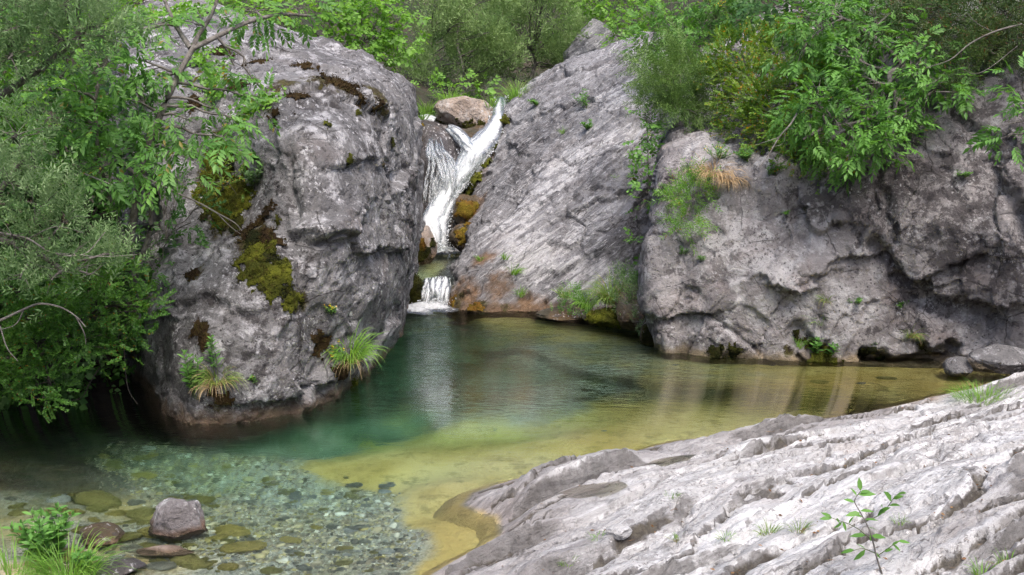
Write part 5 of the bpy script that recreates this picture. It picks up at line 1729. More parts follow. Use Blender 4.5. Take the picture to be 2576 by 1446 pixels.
def creeper(name, label, cat, rock, path, width, n, leaf='ivy', kind='ivy', seed=1, scale=1.0, group=None):
    """ivy-like plant spread over a rock along a course"""
    g = np.random.default_rng(seed)
    P, N = [], []
    for (u, v) in path:
        p, nn = snap(rock, u, v, 18)
        P.append(p)
        N.append(nn)
    P, N = np.array(P), np.array(N)
    root = thing(name, label, cat, P[0])
    mk("vine", *[(lambda t: (t[0], [t[1]]))(tube(cr(P, [4] * (len(P) - 1)) + nrm(N).mean(0) * 0.01, 0.008, 0.004, 5))][0], M['bark'], parent=root)
    rk = ROCKS[rock]
    seg = g.uniform(0, len(P) - 1.001, n)
    i = seg.astype(int)
    f = (seg - i)[:, None]
    c = P[i] * (1 - f) + P[i + 1] * f
    nn = nrm(N[i] * (1 - f) + N[i + 1] * f)
    j = g.normal(size=(n, 3)) * width
    j -= nn * np.sum(j * nn, 1, keepdims=True)
    pos = c + j + nn * g.uniform(0.005, 0.06, n)[:, None]
    ax = g.normal(size=(n, 3)) + np.array([0, 0, -0.4])
    up = nn + 0.45 * g.normal(size=(n, 3)) + np.array([0, 0, .4])
    LV, LF, off = [], [], 0
    for k in range(4):
        m = np.arange(n) % 4 == k
        V, T = place(SPRAYS[kind][k], pos[m], ax[m], up[m], scale * g.uniform(.7, 1.15, m.sum()))
        LV.append(V)
        LF.append(T + off)
        off += len(V)
    o = mk("foliage", np.concatenate(LV), [np.concatenate(LF)], L[leaf], parent=root, smooth=False)
    o["kind"] = "stuff"
    return root


def vp(*pts):
    return np.array([unp(*p) for p in pts])


# ---- left bank
plant("willow_shrub", "grey-green narrow-leaved willow hanging in at the picture's top left corner", "shrub", 'willow', 'willow',
      [(60, 60, 75, 8.6), (150, 100, 85, 8.7), (235, 60, 75, 8.8), (295, 105, 55, 9.0), (20, 150, 70, 8.5), (110, 180, 55, 8.8), (190, 20, 60, 8.8), (-80, 100, 110, 8.4), (60, -60, 110, 8.6)],
      unp(-260, 980, 9.4), trunks=[vp((-260, 980, 9.4), (-180, 600, 9.2), (-90, 300, 9.0), (30, 120, 8.8)), vp((-90, 300, 9.0), (90, 180, 8.9), (200, 90, 8.9))], seed=101, cov=2.4, rtrunk=0.06)
plant("willow_shrub", "grey-green willow with arching grey twigs over the dark water on the left", "shrub", 'willow', 'willow',
      [(40, 330, 75, 8.4), (20, 460, 85, 8.3), (105, 520, 75, 8.5), (185, 545, 60, 8.7), (30, 590, 70, 8.3), (150, 640, 60, 8.6), (230, 690, 65, 8.8), (130, 705, 55, 8.5), (50, 700, 60, 8.3), (300, 640, 40, 8.9), (200, 620, 45, 8.8), (-90, 500, 130, 8.3), (90, 420, 50, 8.6)],
      unp(-300, 900, 8.8), trunks=[vp((-300, 900, 8.8), (-200, 720, 8.7), (-80, 610, 8.6), (60, 620, 8.5), (160, 680, 8.6)), vp((-80, 610, 8.6), (0, 480, 8.5), (60, 400, 8.5))], seed=102, cov=2.3, rtrunk=0.05)
plant("ash_tree", "green ash tree with a forked bare trunk leaning in front of the big boulder", "tree", 'ash', 'ash',
      [(345, 250, 85, 9.7), (240, 320, 100, 9.6), (300, 400, 75, 9.6), (190, 230, 80, 9.6), (440, 385, 62, 9.5), (400, 330, 45, 9.7), (150, 400, 80, 9.4), (250, 170, 70, 9.7), (410, 190, 45, 10.0), (470, 300, 45, 9.7), (530, 270, 40, 9.9),
       (560, 345, 52, 9.8), (590, 165, 35, 10.2), (650, 215, 30, 10.2), (600, 300, 35, 10.0), (655, 265, 30, 10.2), (640, 20, 60, 10.6), (520, 30, 35, 10.3), (750, 20, 45, 10.8), (320, 465, 40, 9.6), (360, 150, 60, 9.9), (280, 90, 55, 9.9), (90, 300, 80, 9.5), (400, 60, 45, 10.1), (490, 60, 28, 10.2), (230, 440, 50, 9.4)],
      unp(345, 800, 10.2), trunks=[vp((345, 800, 10.2), (328, 640, 10.0), (340, 520, 9.9), (368, 390, 9.8), (405, 285, 9.8), (448, 190, 9.9), (485, 122, 10.0), (498, 90, 10.1), (530, 40, 10.2), (560, -40, 10.3)),
                                   vp((485, 122, 10.0), (560, 85, 10.2), (625, 55, 10.4), (710, 36, 10.7), (780, 40, 10.9)), vp((478, 120, 10.0), (440, 60, 10.1), (410, -10, 10.2)),
                                   vp((340, 700, 10.1), (380, 560, 9.9), (365, 470, 9.8), (300, 400, 9.7)), vp((345, 720, 10.2), (300, 560, 10.0), (250, 400, 9.8), (240, 250, 9.7))],
      seed=103, cov=2.2, rtrunk=0.042, subs=16)
plant("hazel_bush", "bright yellow-green bush behind the willow at the picture's left edge", "shrub", 'broad', 'hazel',
      [(25, 230, 85, 10.6), (20, 330, 65, 10.6), (130, 20, 90, 11.4), (250, 0, 80, 11.6), (90, 390, 60, 10.6), (330, 20, 60, 12.0), (-60, 260, 110, 10.4), (200, 130, 80, 11.4), (60, 130, 90, 11)],
      unp(-150, 700, 11.4), seed=104, cov=1.9, rtrunk=0.05)
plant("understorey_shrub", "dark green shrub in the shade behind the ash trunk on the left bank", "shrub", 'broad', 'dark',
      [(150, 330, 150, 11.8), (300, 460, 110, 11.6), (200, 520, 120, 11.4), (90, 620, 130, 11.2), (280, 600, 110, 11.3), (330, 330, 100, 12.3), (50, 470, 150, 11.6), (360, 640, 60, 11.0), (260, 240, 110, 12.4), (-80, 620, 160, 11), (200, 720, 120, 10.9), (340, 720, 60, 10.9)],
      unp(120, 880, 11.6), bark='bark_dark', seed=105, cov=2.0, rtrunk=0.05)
plant("box_shrub", "dark green small-leaved box shrub overhanging the shaded water on the left", "shrub", 'box', 'box',
      [(60, 800, 95, 9.2), (160, 780, 90, 9.4), (260, 760, 85, 9.6), (345, 770, 60, 9.8), (380, 745, 30, 9.9), (100, 880, 85, 9.2), (205, 860, 75, 9.4), (50, 960, 65, 9.1), (125, 960, 50, 9.1), (300, 835, 45, 9.7), (15, 900, 70, 9.0), (105, 1005, 32, 9.0),
       (-100, 860, 130, 9.2), (250, 700, 70, 9.7), (30, 720, 80, 9.3), (330, 700, 50, 9.9)],
      unp(60, 930, 10.9), bark='bark_dark', seed=106, cov=2.8, rtrunk=0.04, subs=18, shell=0.3)
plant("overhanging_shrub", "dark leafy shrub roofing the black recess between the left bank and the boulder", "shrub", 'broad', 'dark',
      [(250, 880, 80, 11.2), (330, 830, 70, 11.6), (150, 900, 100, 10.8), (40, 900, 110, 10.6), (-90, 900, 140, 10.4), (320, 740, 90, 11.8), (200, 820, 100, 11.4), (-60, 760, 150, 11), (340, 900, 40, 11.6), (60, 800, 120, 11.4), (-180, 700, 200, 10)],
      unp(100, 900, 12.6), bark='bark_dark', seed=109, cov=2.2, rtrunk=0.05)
plant("shade_tree", "tall dark tree added mostly outside the left edge to shade the pool", "tree", 'broad', 'ash',  # crown added mostly out of view to darken the left recess
      [(-150, 60, 160, 10.5), (-280, 300, 240, 10.2), (-350, 0, 260, 9.8), (-330, 560, 230, 9.6), (-480, 300, 300, 9.4), (-60, 250, 110, 11.4), (-600, 600, 320, 9), (-420, 850, 240, 9.0)],
      unp(-420, 1000, 10.2), seed=99, cov=1.5, rtrunk=0.12, subs=20)
plant("hazel_bush", "bright green bush at the top edge behind the boulder's upper left rim", "shrub", 'broad', 'hazel',
      [(330, 20, 70, 18.8), (420, -10, 60, 18.8), (500, -10, 50, 18.6), (570, 0, 50, 18.5), (640, 15, 45, 18.4), (260, 60, 70, 18.8), (380, 60, 30, 18.8), (600, 20, 40, 18.6), (700, 35, 35, 18.6)],
      unp(480, 60, 19.2), seed=98, cov=2.2, scale=1.2, rtrunk=0.05)
# low growth on the boulder's shaded side
plant("small_box_shrub", "small yellow-green box shrub rooted in moss on the boulder's side", "shrub", 'box', 'box_yellow',
      [(545, 420, 45, 11.3), (575, 460, 45, 11.2), (520, 470, 40, 11.1), (560, 400, 30, 11.4)], snap('boulder', 560, 480)[0], seed=107, cov=0.9, rtrunk=0.012, subs=10)
plant("bramble", "dark low bramble climbing at the boulder's foot beside the ash trunk", "shrub", 'box', 'dark',
      [(440, 520, 50, 10.9), (420, 600, 40, 10.9), (480, 560, 35, 10.7), (400, 560, 40, 10.9), (450, 470, 45, 11.1), (500, 520, 30, 10.8), (370, 660, 40, 10.7), (420, 480, 40, 11.1), (390, 420, 40, 11.2)],
      unp(400, 700, 11.0), seed=108, cov=0.9, scale=1.5, rtrunk=0.012)
creeper("ivy", "bright green ivy strip climbing the boulder's grey slope near its top", "ivy", 'boulder', [(505, 135), (520, 165), (518, 200), (540, 225), (555, 235)], 0.10, 130, seed=110)
creeper("ivy", "green ivy along the boulder's upper left rim", "ivy", 'boulder', [(330, 60), (380, 40), (430, 25), (480, 30), (520, 22)], 0.14, 120, seed=111)
creeper("ivy", "ivy trailing over the boulder's edge above the fern", "ivy", 'boulder', [(600, 320), (630, 290), (660, 272), (690, 258)], 0.09, 90, seed=112)
herb("leafy_weed", "grey-green leafy weed hanging below the fern on the boulder", "plant", snap('boulder', 640, 470)[0], 9, 0.26, 0.075, 0.03, mat='willow', seed=113, lean=(0.1, -0.5, -0.1))
p, n_ = snap('boulder', 645, 400)
tuft("fern", "small dark fern fanning out of the boulder's cleft", "fern", p, 46, 0.20, 1.6, (0.2, -0.5, 0), 'dark', 0.022, seed=114, droop=1.1)
tuft("grass_tuft", "large fresh green grass tuft overhanging the pool from the boulder's right corner", "grass tuft", snap('boulder', 880, 905)[0], 260, 0.46, 0.9, (0.15, -0.45, 0), 'grass', 0.008, seed=115, droop=1.7, patch=0.10)
tuft("", "", "", snap('boulder', 880, 915)[0], 60, 0.36, 0.5, (0.0, -0.6, -0.5), 'dry', 0.006, seed=116, droop=2.4, patch=0.05, root=bpy.data.objects["grass_tuft"], part="dry_blades")
herb("flowering_herb", "small yellow-flowered herb beside the large grass tuft on the boulder", "plant", snap('boulder', 850, 900)[0], 8, 0.2, 0.035, 0.02, seed=117, lean=(-.1, -.5, 0), flowers=0.8)
herb("flowering_herb", "tiny yellow-flowered herb higher up the boulder's mossy streak", "plant", snap('boulder', 835, 790)[0], 7, 0.13, 0.03, 0.018, seed=118, lean=(.1, -.6, 0), flowers=0.9)
tuft("grass_tuft", "half dry grass tuft hanging low on the boulder's left front", "grass tuft", snap('boulder', 545, 960)[0], 170, 0.34, 1.0, (0.1, -0.5, 0), 'grass_mix', 0.006, seed=119, droop=1.9, patch=0.08)
tuft("", "", "", snap('boulder', 540, 975)[0], 70, 0.32, 0.5, (0, -0.6, -0.5), 'dry', 0.005, seed=120, droop=2.4, patch=0.05, root=bpy.data.objects["grass_tuft.001"], part="dry_blades")
herb("tall_weed", "tall leafy weed growing up the boulder's left foot beside dry grass", "plant", snap('boulder', 492, 1000)[0], 5, 0.52, 0.095, 0.030, seed=121, lean=(0, -0.25, 0), pairs=10, spread=0.1)
herb("tall_weed", "thin leafy weed right of the taller weed on the boulder", "plant", snap('boulder', 540, 940)[0], 3, 0.36, 0.07, 0.024, seed=122, lean=(0, -0.25, 0), pairs=8, spread=0.1)
herb("small_weed", "small weed with yellow specks low on the boulder's front", "plant", snap('boulder', 640, 965)[0], 6, 0.09, 0.035, 0.02, seed=123, lean=(0, -.5, 0), flowers=0.4)


def twig(name, label, pts, r0, r1, forks=(), mat='deadwood'):
    P = vp(*pts)
    root = thing(name, label, "dead branch", P[0])
    tl = [tube(cr(P, [5] * (len(P) - 1)), r0, r1, 6)]
    for f in forks:
        Q = vp(*f)
        tl.append(tube(cr(Q, [5] * (len(Q) - 1)) if len(Q) > 2 else Q, r1 * 1.3, r1 * 0.5, 5))
    V, Fq = merge(tl)
    mk("bough", V, [Fq], M[mat], parent=root)
    return root


twig("dead_branch", "bare grey branch arching over the box shrub at the left edge", [(-60, 830, 8.6), (0, 806, 8.6), (60, 778, 8.6), (100, 764, 8.6), (150, 772, 8.65), (190, 795, 8.7), (215, 822, 8.75)], 0.014, 0.005,
     [[(190, 795, 8.7), (212, 838, 8.75), (216, 865, 8.8)], [(0, 820, 8.5), (18, 875, 8.5), (45, 908, 8.5)], [(60, 778, 8.6), (40, 815, 8.6), (0, 830, 8.6)]])
twig("dead_branch", "pale dead stick slanting across the boulder's mossy cleft", [(355, 440, 9.6), (430, 478, 9.7), (500, 510, 9.8), (545, 535, 9.85), (590, 560, 9.9), (608, 580, 9.95)], 0.012, 0.004,
     [[(545, 535, 9.85), (580, 570, 9.9), (605, 588, 9.95)]])
twig("dead_branch", "brown broken stick pointing right among the ash leaves on the left", [(200, 432, 9.3), (250, 452, 9.35), (295, 470, 9.4)], 0.009, 0.005)
twig("dead_branch", "fan of bare grey willow twigs at the left edge above the dark water", [(-80, 560, 8.3), (0, 585, 8.3), (70, 600, 8.35), (130, 635, 8.4), (210, 640, 8.5), (265, 583, 8.6)], 0.011, 0.003,
     [[(0, 585, 8.3), (50, 630, 8.35), (90, 665, 8.4), (200, 690, 8.5)], [(70, 600, 8.35), (140, 570, 8.4), (210, 585, 8.5)], [(130, 635, 8.4), (250, 645, 8.6), (345, 640, 8.8)]])
twig("hanging_root", "thin root hanging into the dark recess left of the boulder", [(312, 880, 10.0), (316, 940, 10.0), (325, 985, 10.0), (346, 1016, 10.0)], 0.006, 0.003, mat='bark_dark')
twig("hanging_root", "curled thin root under the box shrub in the dark recess", [(250, 925, 9.8), (225, 965, 9.8), (205, 1000, 9.8), (165, 1010, 9.8)], 0.006, 0.003, mat='bark_dark')

# ---- behind the falls
_gw = np.random.default_rng(33)
BGC = "trees in the background above the falls"
plant("hazel_tree", "bright green broad-leaved tree behind the boulder's top, left of the gap", "tree", 'broad', 'hazel',
      [(650, 0, 70, 19.5), (720, 30, 60, 19.6), (790, 30, 75, 19.8), (870, 40, 80, 20), (940, 70, 80, 20.2), (1000, 50, 60, 20.4), (900, 110, 55, 19.8), (960, 140, 50, 20), (840, 90, 50, 19.6), (1010, 100, 45, 20.4), (560, -20, 80, 19.4), (920, -20, 90, 20.5)],
      unp(900, 330, 20.8), seed=131, cov=1.6, scale=1.15, rtrunk=0.07, group=BGC)
plant("willow_tree", "dense grey-green willow filling the gap above the waterfall", "tree", 'farwillow', 'bgwillow',
      [(float(a), float(c), float(r), float(d)) for a, c, r, d in zip(_gw.uniform(1030, 1285, 46), _gw.uniform(-60, 245, 46), _gw.uniform(24, 46, 46), _gw.uniform(23.4, 27, 46))],
      unp(1150, 275, 25), trunks=[vp((1150, 275, 25), (1170, 200, 25.2), (1150, 100, 25.6), (1170, 0, 26)), vp((1090, 275, 24.5), (1075, 200, 24.6), (1090, 100, 25))], seed=132, cov=2.6, scale=1.2, rtrunk=0.05, subs=7, group=BGC)
plant("willow_tree", "grey-green willow leaning right above the leaning rock's top edge", "tree", 'farwillow', 'bgwillow',
      [(float(a), float(c), float(r), float(d)) for a, c, r, d in zip(_gw.uniform(1250, 1440, 36), _gw.uniform(-60, 200, 36), _gw.uniform(24, 46, 36), _gw.uniform(24, 27.5, 36))],
      unp(1330, 260, 25.4), seed=133, cov=2.6, scale=1.2, rtrunk=0.07, subs=7, group=BGC)
plant("young_tree", "fresh green young tree behind the far grey rock", "tree", 'broad', 'hazel',
      [(1470, 30, 70, 26.5), (1540, 20, 75, 25), (1600, 40, 70, 24), (1560, 90, 45, 23.2), (1640, 60, 60, 23.4), (1520, 80, 40, 25.4), (1600, 110, 32, 22.8), (1560, -40, 90, 25)],
      unp(1560, 200, 25.6), seed=134, cov=1.5, scale=1.15, rtrunk=0.06, group=BGC)
plant("low_bush", "low green bush on the bank above the stone block", "shrub", 'broad', 'hazel',
      [(1140, 225, 32, 22.8), (1180, 215, 34, 22.9), (1225, 225, 26, 22.8), (1090, 235, 30, 22.6)], unp(1160, 262, 22.6), seed=135, cov=1.3, rtrunk=0.02)
for i, (u, d, k, lab) in enumerate([(950, 36, 'far', "pale green far tree left of the gap"), (1130, 40, 'farwillow', "hazy far willow in the middle of the gap"), (1290, 44, 'far', "pale green far tree right of the gap's middle"),
                                    (1450, 40, 'farwillow', "far grey-green tree behind the grey rock"), (800, 34, 'far', "far tree behind the boulder's top"), (1620, 36, 'far', "far tree above the leaning rock"),
                                    (600, 34, 'far', "far tree at the back of the left slope"), (1790, 38, 'far', "far tree at the back of the right slope"), (300, 30, 'far', "far tree high on the left slope")]):
    x = uzd(u, 4, d)[0]
    hz = float(hill_height(np.array([[x, d]]))[0])
    vb = proj(np.array([x, d, hz]))[1]
    cl = [(u + du, vb - dv, r, d) for du, dv, r in [(0, 60, 70), (-50, 100, 70), (50, 110, 70), (0, 170, 80), (-60, 190, 60), (60, 200, 60), (0, 250, 60)]]
    plant("far_tree", lab, "tree", k, 'far', cl, (x, d, hz - 0.1), seed=140 + i, cov=1.3, scale=1.7, rtrunk=0.10, group=BGC, limbs=False)
gr = [("tall soft grass clump on the leaning rock's shoulder right of the falls", (1300, 262, 21.9), 200, 0.62, 'grass', 0.7), ("grass hanging over the stone block's left edge", (1128, 262, 21.5), 150, 0.45, 'grass', 0.8),
      ("small plant-like grass at the stone block's right corner", (1236, 270, 21.5), 60, 0.32, 'grass', 0.5), ("grass between the boulder and the stone block", (1075, 290, 21.6), 110, 0.42, 'grass', 0.7),
      ("grass clump left of the wet rock under the boulder's edge", (1058, 300, 20.9), 60, 0.3, 'grass', 0.7)]
for i, (lab, pt, n, ln, mt, sp_) in enumerate(gr):
    tuft("grass_tuft", lab, "grass tuft", unp(*pt), n, ln, sp_, (0, -0.2, 0), mt, 0.010, seed=150 + i, droop=1.3, patch=0.14)

# ---- the pool edge under the leaning rock
tuft("grass_tuft", "tall arching grass tuft on the mossy stone at the pool's far edge", "grass tuft", unp(1540, 762, 14.55), 330, 0.52, 0.9, (0, -0.25, 0), 'grass_mix', 0.008, seed=160, droop=1.9, patch=0.12)
tuft("grass_tuft", "smaller grass tuft drooping left of the tall arching one", "grass tuft", unp(1475, 775, 14.7), 150, 0.36, 0.8, (0, -0.35, 0), 'grass', 0.008, seed=161, droop=2.0, patch=0.08)
tuft("grass_tuft", "reddish dry grass at the far pool edge's left end", "grass tuft", unp(1425, 748, 15.3), 110, 0.24, 0.9, (0, -0.2, 0), 'grass_mix', 0.007, seed=162, droop=1.4, patch=0.10)
plant("low_willow", "low bright willow shoots at the pool's far edge beside grass", "shrub", 'willow', 'herb', [(1430, 760, 32, 14.9), (1465, 785, 26, 14.7), (1410, 770, 24, 15), (1450, 735, 20, 15.1), (1490, 752, 20, 14.8)], unp(1440, 788, 14.9), seed=163, cov=1.1, rtrunk=0.008, subs=9)
plant("low_willow", "grey-green willow bush between the tall grass and the rock wall", "shrub", 'willow', 'willow', [(1590, 735, 40, 14.3), (1595, 775, 36, 14.1), (1610, 715, 26, 14.2), (1570, 760, 30, 14.2), (1560, 720, 24, 14.5)], unp(1600, 800, 14.3), seed=164, cov=1.5, rtrunk=0.010, subs=9)
plant("low_willow", "silvery willow shoots drooping over the water at the wall's corner", "shrub", 'willow', 'willow', [(1605, 820, 28, 13.7), (1625, 845, 24, 13.5), (1590, 810, 18, 13.8), (1640, 825, 18, 13.5)], unp(1625, 800, 13.7), seed=165, cov=1.6, rtrunk=0.008, subs=8, droop=0.0)
herb("waterside_herb", "bright green herb patch above the grey-green willow at the wall", "plant", unp(1600, 715, 14.9), 10, 0.22, 0.05, 0.022, seed=166)
for i, (u, v, n, ln, lab) in enumerate([(1290, 690, 60, 0.22, "sparse grass tuft in the leaning rock's lower crack"), (1310, 745, 50, 0.20, "sparse grass tuft near the leaning rock's foot"), (1210, 655, 40, 0.12, "tiny grass tuft on the leaning rock's left bulge"),
                                        (1270, 650, 40, 0.13, "tiny green tuft on the leaning rock's middle"), (1412, 330, 30, 0.16, "small green tuft in the leaning rock's upper crease"), (1450, 275, 0, 0, ""), (1545, 445, 20, .08, "tiny dark tuft on the leaning rock near the cleft")]):
    if n:
        p, nn = snap('lean', u, v)
        tuft("grass_tuft", lab, "grass tuft", p, n, ln, 0.9, tuple(nn * 0.7), 'grass', 0.008, seed=170 + i, droop=1.2, patch=0.05)
for i, (u, v, lab, sz) in enumerate([(1465, 265, "leafy sapling sprouting on the leaning rock's upper face", 0.34), (1350, 265, "small leafy sprout near the leaning rock's top left", 0.16), (1480, 325, "small sprout in the leaning rock's long crack", 0.16)]):
    p, nn = snap('lean', u, v)
    herb("rock_sprout", lab, "plant", p, 7, sz, 0.07, 0.03, seed=180 + i, lean=tuple(nn * 0.8), spread=0.6)

# ---- plants on the rock wall and its top
plant("cleft_shrub", "dark green shrub filling the cleft between leaning rock and rock wall", "shrub", 'broad', 'ash',
      [(1625, 300, 28, 15.2), (1618, 350, 32, 15), (1632, 395, 30, 14.8), (1618, 440, 30, 14.7), (1628, 485, 26, 14.6), (1612, 525, 20, 14.5), (1640, 340, 28, 15.1), (1615, 620, 14, 14.6), (1622, 660, 10, 14.5)],
      unp(1640, 560, 15.2), trunks=[vp((1640, 640, 15.2), (1635, 500, 15), (1630, 400, 15), (1628, 300, 15.4))], seed=190, cov=1.9, scale=0.8, rtrunk=0.012)
plant("juniper", "feathery grey-green juniper at the top left of the rock wall", "shrub", 'needle', 'juniper',
      [(1690, 190, 65, 15.2), (1660, 235, 50, 15.2), (1735, 150, 55, 15.8), (1700, 265, 38, 14.9), (1755, 220, 48, 15.2), (1650, 170, 48, 15.8), (1790, 270, 40, 15), (1640, 270, 30, 15.2), (1740, 280, 30, 14.8)],
      unp(1730, 330, 15.4), seed=191, cov=4.2, scale=1.6, rtrunk=0.03)
plant("box_shrub", "yellow-tinged box shrub sprawling over the rock wall's top", "shrub", 'box', 'box_yellow',
      [(1850, 150, 65, 14.8), (1900, 215, 75, 14.2), (1950, 290, 75, 13.6), (1850, 255, 50, 14.4), (1985, 345, 55, 13.2), (1920, 345, 50, 13.4), (1990, 200, 65, 14.1), (1870, 310, 42, 13.9), (2060, 375, 45, 13.0), (2020, 405, 35, 12.9), (1960, 130, 60, 14.8), (1830, 200, 50, 14.8), (2100, 420, 30, 12.8), (1950, 415, 25, 13.0)],
      unp(1940, 300, 14.6), seed=192, cov=4.6, scale=1.3, rtrunk=0.035, subs=18)
plant("ash_tree", "leafy bright green ash with crooked trunk hanging over the rock wall", "tree", 'ash', 'ash_bright',
      [(2050, 250, 70, 12.3), (2100, 300, 75, 12.1), (2010, 290, 45, 12.4), (2180, 330, 60, 12.0), (2060, 60, 70, 13.2), (2130, 140, 70, 12.7), (2200, 210, 45, 12.4), (2290, 170, 55, 12.2), (2360, 200, 50, 12.0), (2160, 390, 42, 11.9), (2230, 360, 45, 11.9), (2020, 130, 55, 13.2), (2280, 290, 40, 11.9), (2330, 110, 60, 12.6), (2210, 60, 70, 13), (2060, 340, 40, 12.2), (2420, 240, 35, 12.0), (2180, 270, 40, 12.1), (2110, 20, 70, 13.5), (2250, 395, 22, 11.9), (2000, 60, 50, 13.6), (2330, 250, 35, 12.0)],
      unp(2310, 110, 13.7), trunks=[vp((2310, 110, 13.7), (2270, 165, 13.0), (2238, 190, 12.6), (2260, 250, 12.4), (2290, 260, 12.3), (2350, 230, 12.2)), vp((2255, 240, 12.4), (2250, 290, 12.3), (2245, 340, 12.2)), vp((2235, 250, 12.5), (2235, 300, 12.3), (2228, 345, 12.2)),
                                    vp((2270, 165, 13.0), (2220, 110, 13), (2150, 60, 13.2), (2080, 30, 13.5)), vp((2238, 275, 12.4), (2150, 310, 12.2), (2080, 320, 12.2), (2020, 350, 12.2))],
      seed=193, cov=2.3, rtrunk=0.045, subs=16)
plant("yew", "dark brown-green yew shading the top right corner above the wall", "tree", 'needle', 'pine',
      [(2350, 40, 90, 13.2), (2450, 70, 90, 12.7), (2535, 40, 85, 12.5), (2420, 160, 50, 12.3), (2500, 135, 55, 12.2), (2560, 100, 50, 12.2), (2250, 30, 80, 13.8), (2620, 60, 100, 12.2), (2480, 0, 90, 13), (2440, 205, 28, 12.1), (2380, 120, 60, 12.7)],
      unp(2480, 40, 13.8), seed=194, cov=3.0, scale=1.6, rtrunk=0.06, bark='bark_dark')
plant("wall_top_shrub", "deep green shrub hanging down the rock wall behind the bright ash leaves", "shrub", 'ash', 'ash',
      [(2000, 330, 60, 13.0), (2090, 370, 65, 12.75), (2190, 330, 65, 12.6), (2280, 250, 60, 12.6), (2230, 270, 60, 12.7), (2120, 270, 70, 13.1), (2330, 180, 60, 12.7), (2100, 430, 34, 12.7), (2010, 410, 30, 12.9), (2170, 400, 40, 12.5), (2260, 350, 40, 12.4), (2400, 230, 40, 12.5)],
      unp(2200, 200, 13.6), seed=204, cov=2.2, rtrunk=0.03, bark='bark_dark')
twig("bare_branch", "bare curved pale branch reaching left in front of the yew", [(2570, 60, 11.9), (2500, 80, 11.8), (2440, 110, 11.8), (2390, 150, 11.8), (2330, 170, 11.8)], 0.012, 0.004, [[(2560, 115, 11.8), (2490, 170, 11.8), (2450, 185, 11.8), (2415, 168, 11.8)], [(2500, 80, 11.8), (2460, 60, 11.8), (2430, 30, 11.9)]], mat='bark')
twig("bare_branch", "bare forked pale branch hanging over the wall below the yellowing box", [(2010, 275, 12.2), (1990, 310, 12.1), (1960, 345, 12.1), (1930, 395, 12.1), (1910, 420, 12.1)], 0.012, 0.003, [[(1960, 345, 12.1), (1900, 365, 12.1)], [(1975, 330, 12.1), (1970, 360, 12.1), (1940, 370, 12.1)]], mat='deadwood')
plant("right_edge_sapling", "bright leafy shoots entering at the right edge before the wall", "shrub", 'ash', 'ash_bright', [(2560, 230, 35, 10.2), (2550, 310, 40, 10.1), (2590, 270, 55, 10.2), (2535, 340, 22, 10.0), (2575, 200, 30, 10.3)], unp(2720, 420, 10.8), seed=195, cov=1.5, rtrunk=0.012)
plant("clifftop_shrub", "loose green shrub on the slope behind the juniper", "shrub", 'ash', 'ash_bright',
      [(1680, 60, 70, 18.5), (1760, 80, 65, 18), (1690, 130, 45, 17.5), (1790, 30, 55, 18.5), (1850, 60, 60, 18), (1640, 110, 45, 18.5), (1780, 130, 50, 17), (1920, 40, 60, 17.5), (1720, 10, 70, 19)], unp(1760, 170, 18.2), seed=196, cov=2.3, rtrunk=0.03)
herb("yellow_flowers", "patch of bright yellow flowers on the slope at the very top", "plant", unp(1800, 45, 16.8), 22, 0.35, 0.05, 0.015, seed=197, flowers=1.0, spread=0.5)
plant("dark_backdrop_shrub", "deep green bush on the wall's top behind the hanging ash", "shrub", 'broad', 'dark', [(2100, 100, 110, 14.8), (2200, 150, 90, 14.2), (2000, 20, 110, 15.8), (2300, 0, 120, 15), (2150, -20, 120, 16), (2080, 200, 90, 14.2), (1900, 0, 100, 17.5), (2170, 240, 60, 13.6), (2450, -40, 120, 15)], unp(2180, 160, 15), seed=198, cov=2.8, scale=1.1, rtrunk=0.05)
p, n_ = snap('cliff', 1745, 480)
plant("hanging_shrub", "vivid light green feathery shrub hanging on the rock wall beside dry stalks", "shrub", 'needle', 'ivy', [(1732, 468, 22, 13.1), (1748, 505, 25, 13.0), (1730, 540, 20, 12.95), (1712, 490, 17, 13.1), (1762, 478, 16, 13.1), (1718, 558, 13, 12.95)], p, seed=199, cov=6.5, scale=1.6, rtrunk=0.01)
p, n_ = snap('cliff', 1800, 440)
tuft("dry_shrub", "brown withered shrub drooping from the rock wall's left shoulder", "shrub", p, 260, 0.42, 1.0, (0, -0.8, -0.2), 'dry', 0.006, seed=200, droop=2.2, patch=0.14)
tuft("", "", "", snap('cliff', 1830, 455)[0], 200, 0.36, 0.7, (0.15, -0.8, -0.6), 'dry', 0.006, seed=201, droop=2.4, patch=0.10, root=bpy.data.objects["dry_shrub"], part="dry_blades")
herb("yellow_flowers", "yellow-flowered green herb on top of the withered shrub", "plant", snap('cliff', 1810, 400)[0], 16, 0.22, 0.045, 0.016, seed=202, lean=(0, -.3, 0), flowers=0.7, spread=0.6)
herb("ledge_weeds", "loose green weeds along the rock wall's ledge below the box", "plant", snap('cliff', 1880, 400)[0], 16, 0.20, 0.05, 0.016, seed=203, lean=(0, -.3, 0), spread=0.8)
for i, (u, v, lab, n, sz) in enumerate([(1945, 440, "grey-green weeds in the rock wall's upper crack", 12, .18), (1975, 540, "small weed in the wall's middle crack", 6, .10), (2420, 445, "lone green tuft high on the dark rock wall", 10, .13), (1720, 640, "weak sprig on the rock wall's left face", 5, .14),
                                        (1765, 655, "second weak sprig right of the first on the wall's left face", 5, .10), (2155, 760, "small green weed on the wall's lower middle", 7, .10), (2265, 770, "tiny green weed right of the middle of the wall", 5, .09)]):
    p, nn = snap('cliff', u, v)
    herb("wall_weed", lab, "plant", p, n, sz, 0.04, 0.016, mat='ash_bright', seed=210 + i, lean=tuple(nn * 1.2), spread=0.6, pairs=4)
